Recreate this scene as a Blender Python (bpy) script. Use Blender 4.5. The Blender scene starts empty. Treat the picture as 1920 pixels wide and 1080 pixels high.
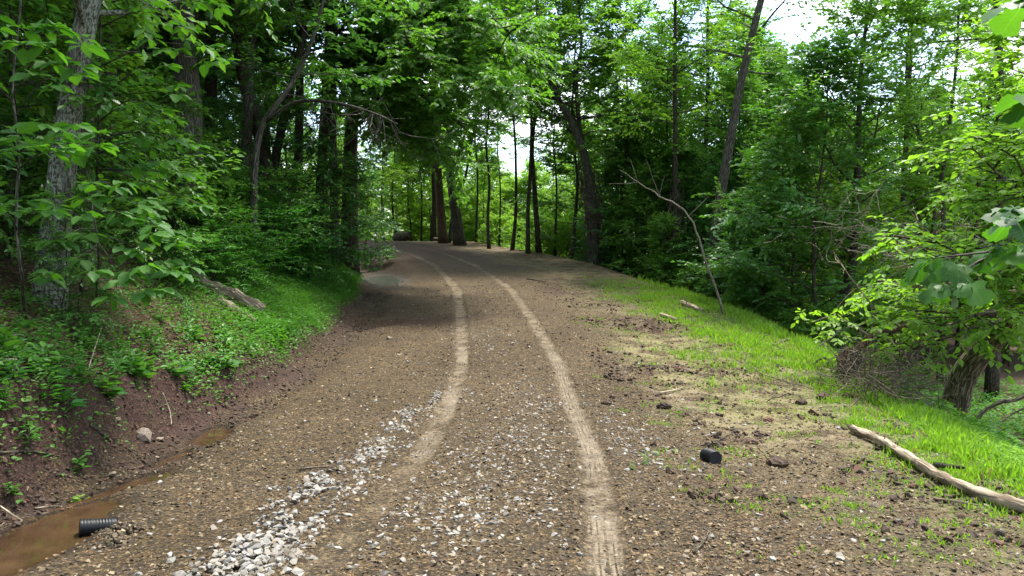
import bpy, math
import numpy as np
from math import radians, pi, sin, cos

# ------------------------------------------------------------------ camera, sky, sun, exposure
S = bpy.context.scene
C = S.collection
F = 1423.0                       # focal length in pixels of the 1920 px wide photograph
CAMZ = 1.55
TILT = radians(3.5); TT = math.tan(TILT)     # the camera looks a little down
cam_d = bpy.data.cameras.new('camera'); cam = bpy.data.objects.new('camera', cam_d); C.objects.link(cam)
cam_d.sensor_width = 36; cam_d.lens = F / 1920 * 36; cam_d.clip_start = .05; cam_d.clip_end = 600
cam.location = (0, 0, CAMZ); cam.rotation_euler = (pi / 2 - TILT, 0, 0)
S.camera = cam

SUN_EL, SUN_AZ = radians(66), radians(38)      # azimuth clockwise from north (+Y)
W = bpy.data.worlds.new('World'); S.world = W; W.use_nodes = True
nt = W.node_tree; nt.nodes.clear()
def wn(t, **k):
    n = nt.nodes.new(t)
    for a, b in k.items(): setattr(n, a, b)
    return n
out = wn('ShaderNodeOutputWorld'); bg = wn('ShaderNodeBackground'); bg.inputs[1].default_value = .15
sky = wn('ShaderNodeTexSky', sky_type='NISHITA', sun_disc=False)
sky.sun_elevation = SUN_EL; sky.sun_rotation = SUN_AZ; sky.air_density = 1.0; sky.dust_density = 1.5
tc = wn('ShaderNodeTexCoord'); mp = wn('ShaderNodeMapping'); mp.inputs['Scale'].default_value = (1, 1, 2.6)
nz = wn('ShaderNodeTexNoise'); nz.inputs['Scale'].default_value = 3.1; nz.inputs['Detail'].default_value = 9; nz.inputs['Roughness'].default_value = .6
rp = wn('ShaderNodeValToRGB'); rp.color_ramp.elements[0].position = .45; rp.color_ramp.elements[1].position = .60
n2 = wn('ShaderNodeTexNoise'); n2.inputs['Scale'].default_value = 6; n2.inputs['Detail'].default_value = 5
r2 = wn('ShaderNodeValToRGB'); r2.color_ramp.elements[0].color = (4.4, 4.8, 5.3, 1); r2.color_ramp.elements[1].color = (7.4, 7.5, 7.5, 1)
mx = wn('ShaderNodeMixRGB')
L = nt.links.new
L(tc.outputs['Generated'], mp.inputs[0]); L(mp.outputs[0], nz.inputs[0]); L(mp.outputs[0], n2.inputs[0])
L(nz.outputs[0], rp.inputs[0]); L(n2.outputs[0], r2.inputs[0])
L(rp.outputs[0], mx.inputs[0]); L(sky.outputs[0], mx.inputs[1]); L(r2.outputs[0], mx.inputs[2])
L(mx.outputs[0], bg.inputs[0]); L(bg.outputs[0], out.inputs[0])

sun_d = bpy.data.lights.new('sun', 'SUN'); sun = bpy.data.objects.new('sun', sun_d); C.objects.link(sun)
sun_d.energy = 3.0; sun_d.angle = radians(12); sun_d.color = (1, .95, .86)
sun.rotation_euler = (pi / 2 - SUN_EL, 0, pi - SUN_AZ)
S.view_settings.view_transform = 'Standard'; S.view_settings.look = 'None'
S.view_settings.gamma = 1; S.view_settings.use_curve_mapping = False
S.view_settings.exposure = 1.7
S.render.engine = 'CYCLES'
cy = S.cycles
cy.max_bounces = 7; cy.diffuse_bounces = 4; cy.glossy_bounces = 2; cy.transmission_bounces = 4; cy.transparent_max_bounces = 4
cy.use_denoising = True; cy.caustics_reflective = False; cy.caustics_refractive = False
cy.sample_clamp_indirect = 8

# ------------------------------------------------------------------ helpers
def hsh(i, j, s):
    h = (i.astype(np.int64) * 374761393 + j.astype(np.int64) * 668265263 + s * 974634777) & 0xffffffff
    h = ((h ^ (h >> 13)) * 1274126177) & 0xffffffff
    return ((h ^ (h >> 16)) & 0xffff) / 65535.0
def vn(x, y, s=0):
    i = np.floor(x); j = np.floor(y); u = x - i; v = y - j
    u = u * u * (3 - 2 * u); v = v * v * (3 - 2 * v)
    a = hsh(i, j, s); b = hsh(i + 1, j, s); c = hsh(i, j + 1, s); d = hsh(i + 1, j + 1, s)
    return (a * (1 - u) + b * u) * (1 - v) + (c * (1 - u) + d * u) * v
def fbm(x, y, s=0, o=4, g=.5):
    r = 0; a = 1; t = 0
    for k in range(o):
        r = r + a * vn(x * 2 ** k + 17.3 * k, y * 2 ** k - 9.1 * k, s + k); t += a; a *= g
    return r / t - .5
def sst(a, b, x):
    t = np.clip((x - a) / (b - a), 0, 1); return t * t * (3 - 2 * t)
def nrm(v): return v / np.maximum(np.linalg.norm(v, axis=-1, keepdims=True), 1e-9)

# ------------------------------------------------------------------ the lie of the land
def ctl(pts):
    a = np.array(pts, float); xs = np.linspace(a[0, 0], a[-1, 0], 600)
    ys = np.interp(xs, a[:, 0], a[:, 1]); k = np.hanning(13); k /= k.sum()
    ys = np.convolve(np.pad(ys, 6, mode='edge'), k, mode='valid')
    return lambda y: np.interp(y, xs, ys)
zr = ctl([(-20, 0), (7.5, 0), (10, .08), (13, .4), (16.3, .82), (22, 1.5), (28.6, 2.35), (36, 3.3), (45, 4.35), (52, 4.75), (70, 5.2), (130, 6)])
xc = ctl([(-20, -.6), (3, -.36), (4.1, -.25), (5.3, -.15), (7, -.03), (12, -.02), (16.3, -.32), (22, -.82), (28.6, -2.1), (33, -3.4), (38, -5.3), (44, -8.2), (50, -13), (60, -24), (130, -90)])
foot = ctl([(-20, -3.7), (5.4, -3.65), (7, -3.5), (8.4, -3.65), (12, -3.45), (16, -3.6), (20, -3.9), (24, -4.55), (30, -6.0), (36, -9.3), (44, -14), (50, -19), (60, -30), (130, -96)])
lip = ctl([(-20, 1), (6, .85), (9, .5), (12, .42), (16, .2), (20, .15), (60, .15), (130, .1)])
crest = ctl([(-20, 4.0), (5, 4.15), (6.2, 4.25), (8.9, 4.75), (11.5, 5.2), (14, 5.4), (20, 5.0), (26, 4.1), (31, 3.2), (38, .4), (45, -2), (55, -8), (70, -20), (130, -80)])
vall = ctl([(-20, -1.3), (16, -1.25), (24, -1.1), (40, -.2), (70, 1.2), (130, 4)])
# puddles: x, y, half width, half length, angle, water level below the land, depth
PUD = [(-3.08, 4.8, .27, .75, -.05, .03, .10), (-3.2, 6.2, .14, .5, -.3, .035, .06), (-3.32, 8.3, .17, .45, .1, .03, .06),
       (-3.3, 7.2, .07, .3, -.1, .03, .05), (-4.30, 25.4, .50, 2.8, .19, .05, .12)]
def pud_q(p, x, y):
    c, s = cos(p[4]), sin(p[4]); dx = x - p[0]; dy = y - p[1]
    u = (dx * c + dy * s) / p[2]; v = (-dx * s + dy * c) / p[3]
    return np.sqrt(u * u + v * v) + .35 * fbm(x * 3.1, y * 3.1, 77, 3)
def base(x, y):
    z0 = zr(y) - TT * y; f = foot(y); cr = crest(y)
    ditch = -.10 * np.exp(-((x - (f + .35)) / .35) ** 2)
    crown = .05 * np.exp(-((x - xc(y)) / 1.6) ** 2) - .03 * sst(1.2, 4, x - xc(y))
    # bank and hillside on the left
    b = f + .25 * fbm(x * .6, y * .9, 5, 3) - x
    bank = lip(y) * sst(-.02, .42, b)
    hill = .62 * np.clip(b - .45, 0, 2.2) + .30 * np.clip(b - 2.65, 0, 12) + .1 * np.clip(b - 14.6, 0, 60)
    hill = hill * (1 - .55 * sst(30, 48, y))
    # drop to the valley on the right
    e = x - cr - .25 * fbm(x * .5, y * .5, 9, 2)
    diff = np.maximum(z0 - (vall(y) - TT * y), .3)
    w = 1.7 + 1.15 * diff
    drop = diff * sst(-.4, w, e)
    return z0 + ditch + crown + bank + hill - drop
def hgt(x, y, fine=True):
    x = np.asarray(x, float); y = np.asarray(y, float)
    z = base(x, y)
    f = foot(y); b = f - x; e = x - crest(y)
    bk = sst(0, .3, b) * (1 - sst(.9, 2, b))
    z = z + .35 * fbm(x * .25, y * .25, 31, 3) * (sst(.8, 5, b) + sst(.5, 5, e))
    if fine:
        rt = sst(1.3, 2.3, x - xc(y)) * (1 - sst(.6, 1.6, e))
        far = 1 - sst(30, 60, y)
        z = z + .12 * fbm(x * 2.2, y * 2.2, 41, 3) * bk + .10 * fbm(x * 7, y * 7, 43, 3) * bk
        z = z + (.035 * fbm(x * 3, y * 3, 51, 3) + .05 * np.maximum(fbm(x * 9, y * 9, 53, 3), 0)) * rt * far
        z = z + .022 * fbm(x * 5, y * 5, 61, 4) * far + .12 * fbm(x * 1.3, y * 1.3, 63, 3) * (sst(.6, 1.2, b) + sst(.3, 1, e))
        h = .775
        for sg in (-1, 1):       # wheel tracks pressed in
            u = x - xc(y) - sg * h
            z = z - .018 * np.exp(-(u / .13) ** 4) * far + .012 * np.exp(-((np.abs(u) - .18) / .05) ** 2) * far
        # furrow of churned earth and the pit
        z = z - .10 * np.exp(-(((x - 2.7) / .9) ** 2 + ((y - 15.6 + .25 * (x - 2.7)) / .35) ** 2)) + .09 * np.exp(-(((x - 2.9) / .9) ** 2 + ((y - 16.2 + .25 * (x - 2.7)) / .25) ** 2))
        z = z - .10 * np.exp(-(((x + 2.75) / .42) ** 2 + ((y - 16.2 - .5 * (x + 2.8)) / .35) ** 2)) + .10 * fbm(x * 4, y * 4, 65, 4) * sst(-.5, -.0, b + .1) * (1 - sst(.1, .6, b)) * 1.0
    for p in PUD:
        if not len(p) > 6: continue
        q = pud_q(p, x, y); lv = LEV[PUD.index(p)] if LEV else None
        if lv is None: continue
        m = 1 - sst(1.15, 2.3, q)
        z = z * (1 - m) + (lv + .02 * (1 + fbm(x * 6, y * 6, 3, 2))) * m
        z = z - p[6] * (1 - sst(.6, 1.2, q))
    return z
LEV = []
LEV = [float(base(np.array(p[0]), np.array(p[1]))) - p[5] for p in PUD]
def pick(px, py):
    """the place on the ground seen at a pixel of the photograph"""
    d = np.geomspace(2.5, 140, 6000); u = (540 - py) / F
    x = (px - 960) / F * d; y = d * (cos(TILT) + u * sin(TILT)); z = CAMZ + d * (u * cos(TILT) - sin(TILT))
    g = hgt(x, y); k = np.argmax(g >= z)
    return np.array([x[k], y[k], g[k]])
def at(px, py, d):
    u = (540 - py) / F; return np.array([(px - 960) / F * d, d, CAMZ + d * (u - TT)])
def gz(x, y): return float(hgt(x, y))

# ------------------------------------------------------------------ mesh helpers
def mesh(name, V, FG, mat=None, rnd=None, smooth=False, attrs=None):
    V = np.asarray(V, np.float32).reshape(-1, 3)
    if not isinstance(FG, list): FG = [FG]
    FG = [np.asarray(f, np.int32) for f in FG if len(f)]
    m = bpy.data.meshes.new(name)
    m.vertices.add(len(V)); m.vertices.foreach_set('co', V.ravel())
    loops = np.concatenate([f.ravel() for f in FG]); tot = np.concatenate([np.full(len(f), f.shape[1], np.int32) for f in FG])
    st = np.concatenate([[0], np.cumsum(tot)[:-1]]).astype(np.int32)
    m.loops.add(len(loops)); m.loops.foreach_set('vertex_index', loops)
    m.polygons.add(len(tot)); m.polygons.foreach_set('loop_start', st); m.polygons.foreach_set('loop_total', tot)
    m.polygons.foreach_set('use_smooth', np.full(len(tot), smooth))
    if rnd is not None:
        a = m.attributes.new('rnd', 'FLOAT', 'FACE'); a.data.foreach_set('value', np.asarray(rnd, np.float32))
    for k, v in (attrs or {}).items():
        a = m.attributes.new(k, 'FLOAT', 'POINT'); a.data.foreach_set('value', np.asarray(v, np.float32).ravel())
    m.update(calc_edges=True); m.validate()
    if mat: m.materials.append(mat)
    return m
def ob(name, data, parent=None, loc=None, kind=None, label=None, cat=None, group=None, rot=None, scale=None):
    o = bpy.data.objects.new(name, data); C.objects.link(o)
    if parent: o.parent = parent
    if loc is not None: o.location = [float(v) for v in loc]
    if rot is not None: o.rotation_euler = rot
    if scale is not None: o.scale = (scale,) * 3 if np.isscalar(scale) else scale
    if kind: o['kind'] = kind
    if label: o['label'] = label
    if cat: o['category'] = cat
    if group: o['group'] = group
    return o
def resample(P, n):
    P = np.asarray(P, float); k = len(P)
    if k < 3:
        t = np.linspace(0, k - 1, n); return np.stack([np.interp(t, np.arange(k), P[:, i]) for i in range(P.shape[1])], 1)
    Q = np.vstack([2 * P[0] - P[1], P, 2 * P[-1] - P[-2]]); t = np.linspace(0, k - 1 - 1e-6, n); i = t.astype(int); u = (t - i)[:, None]
    a, b, c, d = Q[i], Q[i + 1], Q[i + 2], Q[i + 3]
    return .5 * (2 * b + (c - a) * u + (2 * a - 5 * b + 4 * c - d) * u ** 2 + (3 * b - a - 3 * c + d) * u ** 3)
class MB:
    """collects tubes and blobs into one mesh"""
    def __init__(s): s.V = []; s.Q = []; s.T = []; s.n = 0; s.B = []
    def add(s, V, Q=None, T=None, B=None):
        s.V.append(V); s.B.append(V if B is None else B)
        if Q is not None and len(Q): s.Q.append(np.asarray(Q) + s.n)
        if T is not None and len(T): s.T.append(np.asarray(T) + s.n)
        s.n += len(V)
    def tube(s, P, R, sides=6, cap=True, rough=0, seed=0, freq=3):
        P = np.asarray(P, float); R = np.broadcast_to(np.asarray(R, float), (len(P),)); n = len(P)
        T = nrm(np.gradient(P, axis=0)); ref = np.array([.31, .93, .2]) if abs(T[0] @ [.31, .93, .2]) < .9 else np.array([1., 0, 0])
        A = nrm(np.cross(T, ref)); B = np.cross(T, A)
        th = np.arange(sides) / sides * 2 * pi
        rr = R[:, None] * np.ones(sides)[None]
        if rough:
            ln = np.concatenate([[0], np.cumsum(np.linalg.norm(np.diff(P, axis=0), axis=1))])[:, None] * freq
            nz_ = fbm(np.cos(th)[None] * 1.7 + ln * .35 + seed, np.sin(th)[None] * 1.7 + ln * .35 - seed, seed, 3)
            nz2 = fbm(th[None] * 3.2 + 0 * ln + .4 * np.sin(ln), ln * .5 + 0 * th[None], seed + 5, 2)
            rr = rr * (1 + rough * 2 * nz_ + rough * nz2)
        V = P[:, None] + rr[..., None] * (np.cos(th)[None, :, None] * A[:, None] + np.sin(th)[None, :, None] * B[:, None])
        i = np.arange(n - 1)[:, None] * sides; j = np.arange(sides)[None]; k = (j + 1) % sides
        Q = np.stack([i + j, i + k, i + sides + k, i + sides + j], -1).reshape(-1, 4)
        V = V.reshape(-1, 3); Tt = []
        al = np.concatenate([[0], np.cumsum(np.linalg.norm(np.diff(P, axis=0), axis=1))]) + (seed * 1.37) % 7
        rm = float(np.max(R)); B_ = np.stack([rm * np.cos(th)[None] + 0 * al[:, None], rm * np.sin(th)[None] + 0 * al[:, None], al[:, None] + 0 * th[None]], -1).reshape(-1, 3)
        if cap:
            V = np.vstack([V, P[:1], P[-1:]]); a = len(V) - 2; B_ = np.vstack([B_, [[0, 0, al[0]], [0, 0, al[-1]]]])
            for q in range(sides):
                Tt.append((a, (q + 1) % sides, q)); Tt.append((a + 1, (n - 1) * sides + q, (n - 1) * sides + (q + 1) % sides))
        s.add(V, Q, Tt, B_)
    def build(s, name, mat, smooth=True):
        G = []
        if s.Q: G.append(np.vstack(s.Q))
        if s.T: G.append(np.vstack(s.T))
        m = mesh(name, np.vstack(s.V), G, mat, smooth=smooth)
        a = m.attributes.new('bc', 'FLOAT_VECTOR', 'POINT'); a.data.foreach_set('vector', np.vstack(s.B).astype(np.float32).ravel()); return m

# ------------------------------------------------------------------ materials
def mat(name):
    m = bpy.data.materials.new(name); m.use_nodes = True; t = m.node_tree; t.nodes.clear()
    o = t.nodes.new('ShaderNodeOutputMaterial'); p = t.nodes.new('ShaderNodeBsdfPrincipled'); t.links.new(p.outputs[0], o.inputs[0])
    return m, t, p, o
class N:
    def __init__(s, t): s.t = t
    def n(s, k, **kw):
        n = s.t.nodes.new(k)
        for a, b in kw.items(): setattr(n, a, b)
        return n
    def l(s, a, b): s.t.links.new(a, b)
    def attr(s, nm): return s.n('ShaderNodeAttribute', attribute_name=nm).outputs['Fac']
    def noise(s, vec, sc, det=4, ro=.55, lac=2):
        n = s.n('ShaderNodeTexNoise'); n.inputs['Scale'].default_value = sc; n.inputs['Detail'].default_value = det; n.inputs['Roughness'].default_value = ro
        if vec is not None: s.l(vec, n.inputs['Vector'])
        return n.outputs[0]
    def ramp(s, f, stops):
        r = s.n('ShaderNodeValToRGB'); e = r.color_ramp.elements
        while len(e) < len(stops): e.new(.5)
        for q, (p, c) in zip(e, stops): q.position = p; q.color = (*c, 1) if len(c) == 3 else c
        s.l(f, r.inputs[0]); return r.outputs[0]
    def gr(s, f, a, b): return s.ramp(f, [(a, (0, 0, 0)), (b, (1, 1, 1))])
    def mix(s, f, a, b, bt='MIX'):
        m = s.n('ShaderNodeMixRGB', blend_type=bt)
        for k, v in ((0, f), (1, a), (2, b)):
            if isinstance(v, (int, float)): m.inputs[k].default_value = v
            elif isinstance(v, tuple): m.inputs[k].default_value = (*v, 1)
            else: s.l(v, m.inputs[k])
        return m.outputs[0]
    def math(s, op, a, b=0, c=None):
        m = s.n('ShaderNodeMath', operation=op)
        for k, v in enumerate((a, b) if c is None else (a, b, c)):
            if isinstance(v, (int, float)): m.inputs[k].default_value = v
            else: s.l(v, m.inputs[k])
        return m.outputs[0]
    def bump(s, h, st, dist, p, nin=None):
        b = s.n('ShaderNodeBump'); b.inputs['Strength'].default_value = st; b.inputs['Distance'].default_value = dist
        s.l(h, b.inputs['Height'])
        if nin is not None: s.l(nin, b.inputs['Normal'])
        if p is not None: s.l(b.outputs[0], p.inputs['Normal'])
        return b.outputs[0]
    def obj(s): return s.n('ShaderNodeTexCoord').outputs['Object']
    def mp(s, v, sc):
        m = s.n('ShaderNodeMapping'); m.inputs['Scale'].default_value = sc; s.l(v, m.inputs[0]); return m.outputs[0]

def leaf_mat(name, c1, c2, tr=.35, rough=.5, spec=.35, warm=None):
    m, t, p, o = mat(name); n = N(t)
    r = n.attr('rnd'); oi = n.n('ShaderNodeObjectInfo').outputs['Random']
    col = n.mix(r, c1, c2)
    col = n.mix(n.math('MULTIPLY', oi, .55), col, tuple(.5 * (a + b) * k for a, b, k in zip(c1, c2, (1.25, 1.05, .8))))
    n.l(col, p.inputs['Base Color']); p.inputs['Roughness'].default_value = rough; p.inputs['Specular IOR Level'].default_value = spec
    tl = n.n('ShaderNodeBsdfTranslucent'); tc_ = n.mix(1.0, col, (1.5, 1.7, .45), 'MULTIPLY'); n.l(tc_, tl.inputs[0])
    ms = n.n('ShaderNodeMixShader'); ms.inputs[0].default_value = tr
    n.l(p.outputs[0], ms.inputs[1]); n.l(tl.outputs[0], ms.inputs[2]); n.l(ms.outputs[0], o.inputs[0])
    return m
ML_mid = leaf_mat('leaf_green', (.060, .155, .030), (.125, .265, .055), tr=.45)
ML_dark = leaf_mat('leaf_deep_green', (.042, .132, .038), (.085, .22, .060), tr=.38, rough=.42, spec=.45)
ML_light = leaf_mat('leaf_fresh_green', (.12, .26, .036), (.21, .35, .070), tr=.5)
ML_big = leaf_mat('leaf_broad_green', (.06, .17, .035), (.13, .28, .065), tr=.38, rough=.38, spec=.5)
ML_fern = leaf_mat('leaf_fern_green', (.035, .16, .022), (.085, .26, .040), tr=.33)
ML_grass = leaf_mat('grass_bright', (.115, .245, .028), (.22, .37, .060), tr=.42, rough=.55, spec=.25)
ML_grassd = leaf_mat('grass_shaded', (.05, .17, .02), (.11, .27, .04), tr=.38, rough=.55, spec=.25)  # darker copy of the grass, with the shade put into its colour
ML_weed = leaf_mat('weed_leaf', (.045, .15, .025), (.11, .27, .045), tr=.33)
ML_straw = leaf_mat('dry_straw', (.22, .16, .08), (.42, .33, .18), tr=.2, rough=.8, spec=.1)
ML_dry = leaf_mat('dead_leaf', (.075, .048, .028), (.23, .165, .10), tr=.12, rough=.8, spec=.1)

def bark_mat(name, dark, light, lichen=None, scale=1.0, st=.8):
    m, t, p, o = mat(name); n = N(t); v = n.n('ShaderNodeAttribute', attribute_name='bc').outputs['Vector']
    vs = n.mp(v, (14 * scale, 14 * scale, 2.6 * scale))
    a = n.noise(vs, 1.6, 6, .65); b = n.noise(v, 5, 5, .6)
    w = n.n('ShaderNodeTexVoronoi', feature='DISTANCE_TO_EDGE'); w.inputs['Scale'].default_value = 1.5
    wv = n.n('ShaderNodeVectorMath', operation='ADD'); n.l(vs, wv.inputs[0])
    nn = n.n('ShaderNodeTexNoise'); nn.inputs['Scale'].default_value = 2.2; n.l(vs, nn.inputs['Vector']); n.l(nn.outputs['Color'], wv.inputs[1]); n.l(wv.outputs[0], w.inputs['Vector'])
    cr = n.gr(w.outputs['Distance'], .02, .25)
    f = n.math('MULTIPLY', a, cr)
    col = n.ramp(f, [(.05, dark), (.45, light), (.75, tuple(min(1, k * 1.35) for k in light))])
    col = n.mix(n.gr(b, .35, .75), col, n.mix(.5, col, (.06, .075, .035)))
    if lichen:
        l1 = n.noise(v, 24, 8, .75); l2 = n.noise(v, 2.6, 4)
        g = n.math('MULTIPLY', n.math('MULTIPLY', n.gr(l1, .47, .53), n.gr(l2, .33, .50)), .85)
        col = n.mix(g, col, lichen)
    n.l(col, p.inputs['Base Color']); p.inputs['Roughness'].default_value = .9; p.inputs['Specular IOR Level'].default_value = .2
    n.bump(f, st, .03, p)
    return m
MB_grey = bark_mat('bark_grey_furrowed', (.03, .026, .022), (.15, .135, .115))
MB_lich = bark_mat('bark_lichen', (.028, .025, .022), (.15, .14, .12), lichen=(.36, .39, .31))
MB_dark = bark_mat('bark_dark_brown', (.018, .014, .011), (.085, .066, .05))
MB_red = bark_mat('bark_red_brown', (.035, .020, .012), (.14, .075, .045))
MB_rough = bark_mat('bark_deep_ridged', (.035, .028, .020), (.24, .19, .14), scale=.75, st=1)
MB_pale = bark_mat('dead_wood_pale', (.20, .16, .12), (.50, .42, .32), scale=1.2, st=.4)
MB_log = bark_mat('log_weathered', (.19, .14, .10), (.44, .35, .26), scale=.5, st=.35)
MB_bare = bark_mat('bark_pale_smooth', (.11, .095, .075), (.27, .235, .19), scale=1.2, st=.4)
MB_log2 = bark_mat('log_grey_brown', (.10, .075, .055), (.30, .24, .18), scale=.8, st=.6)
MB_old = bark_mat('log_old_grey', (.04, .032, .026), (.22, .17, .125), scale=1, st=.8)

def simple_mat(name, c, rough=.8, noise=None, spec=.3, bump=0):
    m, t, p, o = mat(name); n = N(t)
    if noise:
        col = n.ramp(n.noise(n.obj(), noise, 6, .65), [(.3, tuple(k * .55 for k in c)), (.7, tuple(min(1, k * 1.4) for k in c))])
        oi = n.n('ShaderNodeObjectInfo').outputs['Random']
        col = n.mix(n.math('MULTIPLY', oi, .6), col, tuple(k * .62 for k in c)); n.l(col, p.inputs['Base Color'])
        if bump: n.bump(n.noise(n.obj(), noise * 2, 5), bump, .02, p)
    else: p.inputs['Base Color'].default_value = (*c, 1)
    p.inputs['Roughness'].default_value = rough; p.inputs['Specular IOR Level'].default_value = spec
    return m
def rnd_mat(name, stops, rough=.85):
    m, t, p, o = mat(name); n = N(t)
    oi = n.n('ShaderNodeObjectInfo').outputs['Random']
    r = n.math('FRACT', n.math('ADD', n.attr('rnd'), oi))
    col = n.ramp(r, stops); col = n.mix(n.noise(n.obj(), 30, 4), col, n.mix(.6, col, (.10, .08, .06)))
    n.l(col, p.inputs['Base Color']); p.inputs['Roughness'].default_value = rough; p.inputs['Specular IOR Level'].default_value = .25
    return m
M_stone = rnd_mat('crushed_stone', [(0, (.12, .105, .08)), (.3, (.27, .25, .215)), (.6, (.40, .385, .35)), (.85, (.21, .21, .205)), (1, (.32, .26, .18))])
M_chip = rnd_mat('earth_and_chips', [(0, (.022, .015, .0085)), (.35, (.055, .039, .021)), (.6, (.105, .078, .044)), (.85, (.22, .165, .095)), (1, (.36, .295, .19))])
M_clod = rnd_mat('earth_clods', [(0, (.018, .010, .007)), (.5, (.050, .027, .018)), (.8, (.09, .050, .032)), (1, (.14, .055, .035))])
M_rock = simple_mat('tan_rock', (.30, .24, .18), .9, 6, bump=.6)

def ground_mat():
    m, t, p, o = mat('earth_track'); n = N(t); v = n.n('ShaderNodeNewGeometry').outputs['Position']
    big = n.noise(v, .55, 4); med = n.noise(v, 4.5, 5, .6); fin = n.noise(v, 26, 6, .7); vf = n.noise(v, 110, 4, .75)
    br = n.ramp(n.math('ADD', n.math('MULTIPLY', fin, .55), n.math('MULTIPLY', vf, .45)), [(.36, (.030, .020, .0105)), (.5, (.094, .067, .036)), (.64, (.205, .155, .088))])
    vo = n.n('ShaderNodeTexVoronoi'); vo.inputs['Scale'].default_value = 46; vo.inputs['Randomness'].default_value = 1; n.l(v, vo.inputs['Vector'])
    vc = n.n('ShaderNodeSeparateXYZ'); n.l(vo.outputs['Color'], vc.inputs[0]); gap = n.gr(vo.outputs['Distance'], .35, .75)
    crumb = n.ramp(vc.outputs[0], [(0, (.55, .55, .55)), (.5, (.95, .93, .9)), (.85, (1.5, 1.42, 1.3)), (1, (2.3, 2.2, 2.0))])
    crumb = n.mix(gap, crumb, (.35, .33, .31))
    br = n.mix(1., br, crumb, 'MULTIPLY')
    br = n.mix(n.gr(big, .4, .62), br, n.mix(1., br, (.78, .76, .70), 'MULTIPLY'))
    br = n.mix(n.math('MULTIPLY', n.gr(med, .45, .62), .55), br, n.mix(1., br, (1.45, 1.38, 1.2), 'MULTIPLY'))
    red = n.ramp(n.noise(v, 18, 6, .7), [(.3, (.020, .010, .007)), (.52, (.062, .030, .021)), (.7, (.11, .060, .042))])
    red = n.mix(.6, red, crumb, 'MULTIPLY')
    col = n.mix(n.attr('red'), br, red)
    dust = n.ramp(fin, [(.35, (.15, .118, .078)), (.65, (.31, .25, .17))])
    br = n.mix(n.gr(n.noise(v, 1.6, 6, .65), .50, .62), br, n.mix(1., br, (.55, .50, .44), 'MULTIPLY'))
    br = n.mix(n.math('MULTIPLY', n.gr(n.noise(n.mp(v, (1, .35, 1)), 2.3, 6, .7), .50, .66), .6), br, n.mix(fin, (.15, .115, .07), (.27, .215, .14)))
    trk = n.math('MULTIPLY', n.attr('track'), n.gr(n.math('ADD', n.math('MULTIPLY', med, .6), n.math('MULTIPLY', fin, .4)), .42, .60))
    col = n.mix(n.math('MULTIPLY', trk, .75), col, dust)
    silt = n.math('MULTIPLY', n.attr('silt'), n.gr(n.noise(v, 2.2, 5, .65), .42, .56))
    col = n.mix(n.math('MULTIPLY', silt, .8), col, n.mix(n.gr(big, .4, .6), n.mix(fin, (.16, .15, .055), (.29, .27, .11)), n.mix(fin, (.17, .13, .075), (.34, .27, .165))))
    gr = n.math('MULTIPLY', n.attr('grassy'), n.gr(n.noise(v, 9, 5, .7), .36, .62))
    col = n.mix(gr, col, (.10, .16, .028))
    lit = n.ramp(n.noise(v, 22, 6, .75), [(.3, (.022, .014, .009)), (.5, (.075, .045, .026)), (.68, (.19, .12, .07))])
    col = n.mix(n.attr('litter'), col, lit)
    wet = n.attr('wet')
    col = n.mix(wet, col, n.mix(1., col, (.5, .42, .36), 'MULTIPLY'))
    n.l(col, p.inputs['Base Color'])
    rg = n.n('ShaderNodeMapRange'); n.l(wet, rg.inputs[0]); rg.inputs[3].default_value = .92; rg.inputs[4].default_value = .35; n.l(rg.outputs[0], p.inputs['Roughness'])
    p.inputs['Specular IOR Level'].default_value = .3
    hh_ = n.math('SUBTRACT', n.math('ADD', n.math('MULTIPLY', fin, .8), n.math('MULTIPLY', vf, .3)), n.math('MULTIPLY', vo.outputs['Distance'], n.math('SUBTRACT', .45, n.math('MULTIPLY', n.attr('track'), .38))))
    b1 = n.bump(hh_, 1., .035, None)
    # tyre tread pressed into the dust: four ribs with lateral nicks
    tu = n.attr('tu'); ts = n.attr('ts')
    ribs = n.math('PINGPONG', n.math('ADD', tu, 5), .027)
    nick = n.math('GREATER_THAN', n.math('PINGPONG', n.math('ADD', ts, n.math('MULTIPLY', n.math('ABSOLUTE', tu), .6)), .022), .014)
    side = n.math('GREATER_THAN', n.math('ABSOLUTE', tu), .075)
    th = n.math('ADD', n.math('LESS_THAN', ribs, .006), n.math('MULTIPLY', nick, side))
    th = n.math('MULTIPLY', n.math('MINIMUM', th, 1), n.attr('track'))
    th = n.math('MULTIPLY', th, n.gr(n.noise(v, 1.1, 3), .42, .55))
    bb = n.n('ShaderNodeBump', invert=True); bb.inputs['Strength'].default_value = .9; bb.inputs['Distance'].default_value = .012
    n.l(th, bb.inputs['Height']); n.l(b1, bb.inputs['Normal']); n.l(bb.outputs[0], p.inputs['Normal'])
    return m

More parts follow.
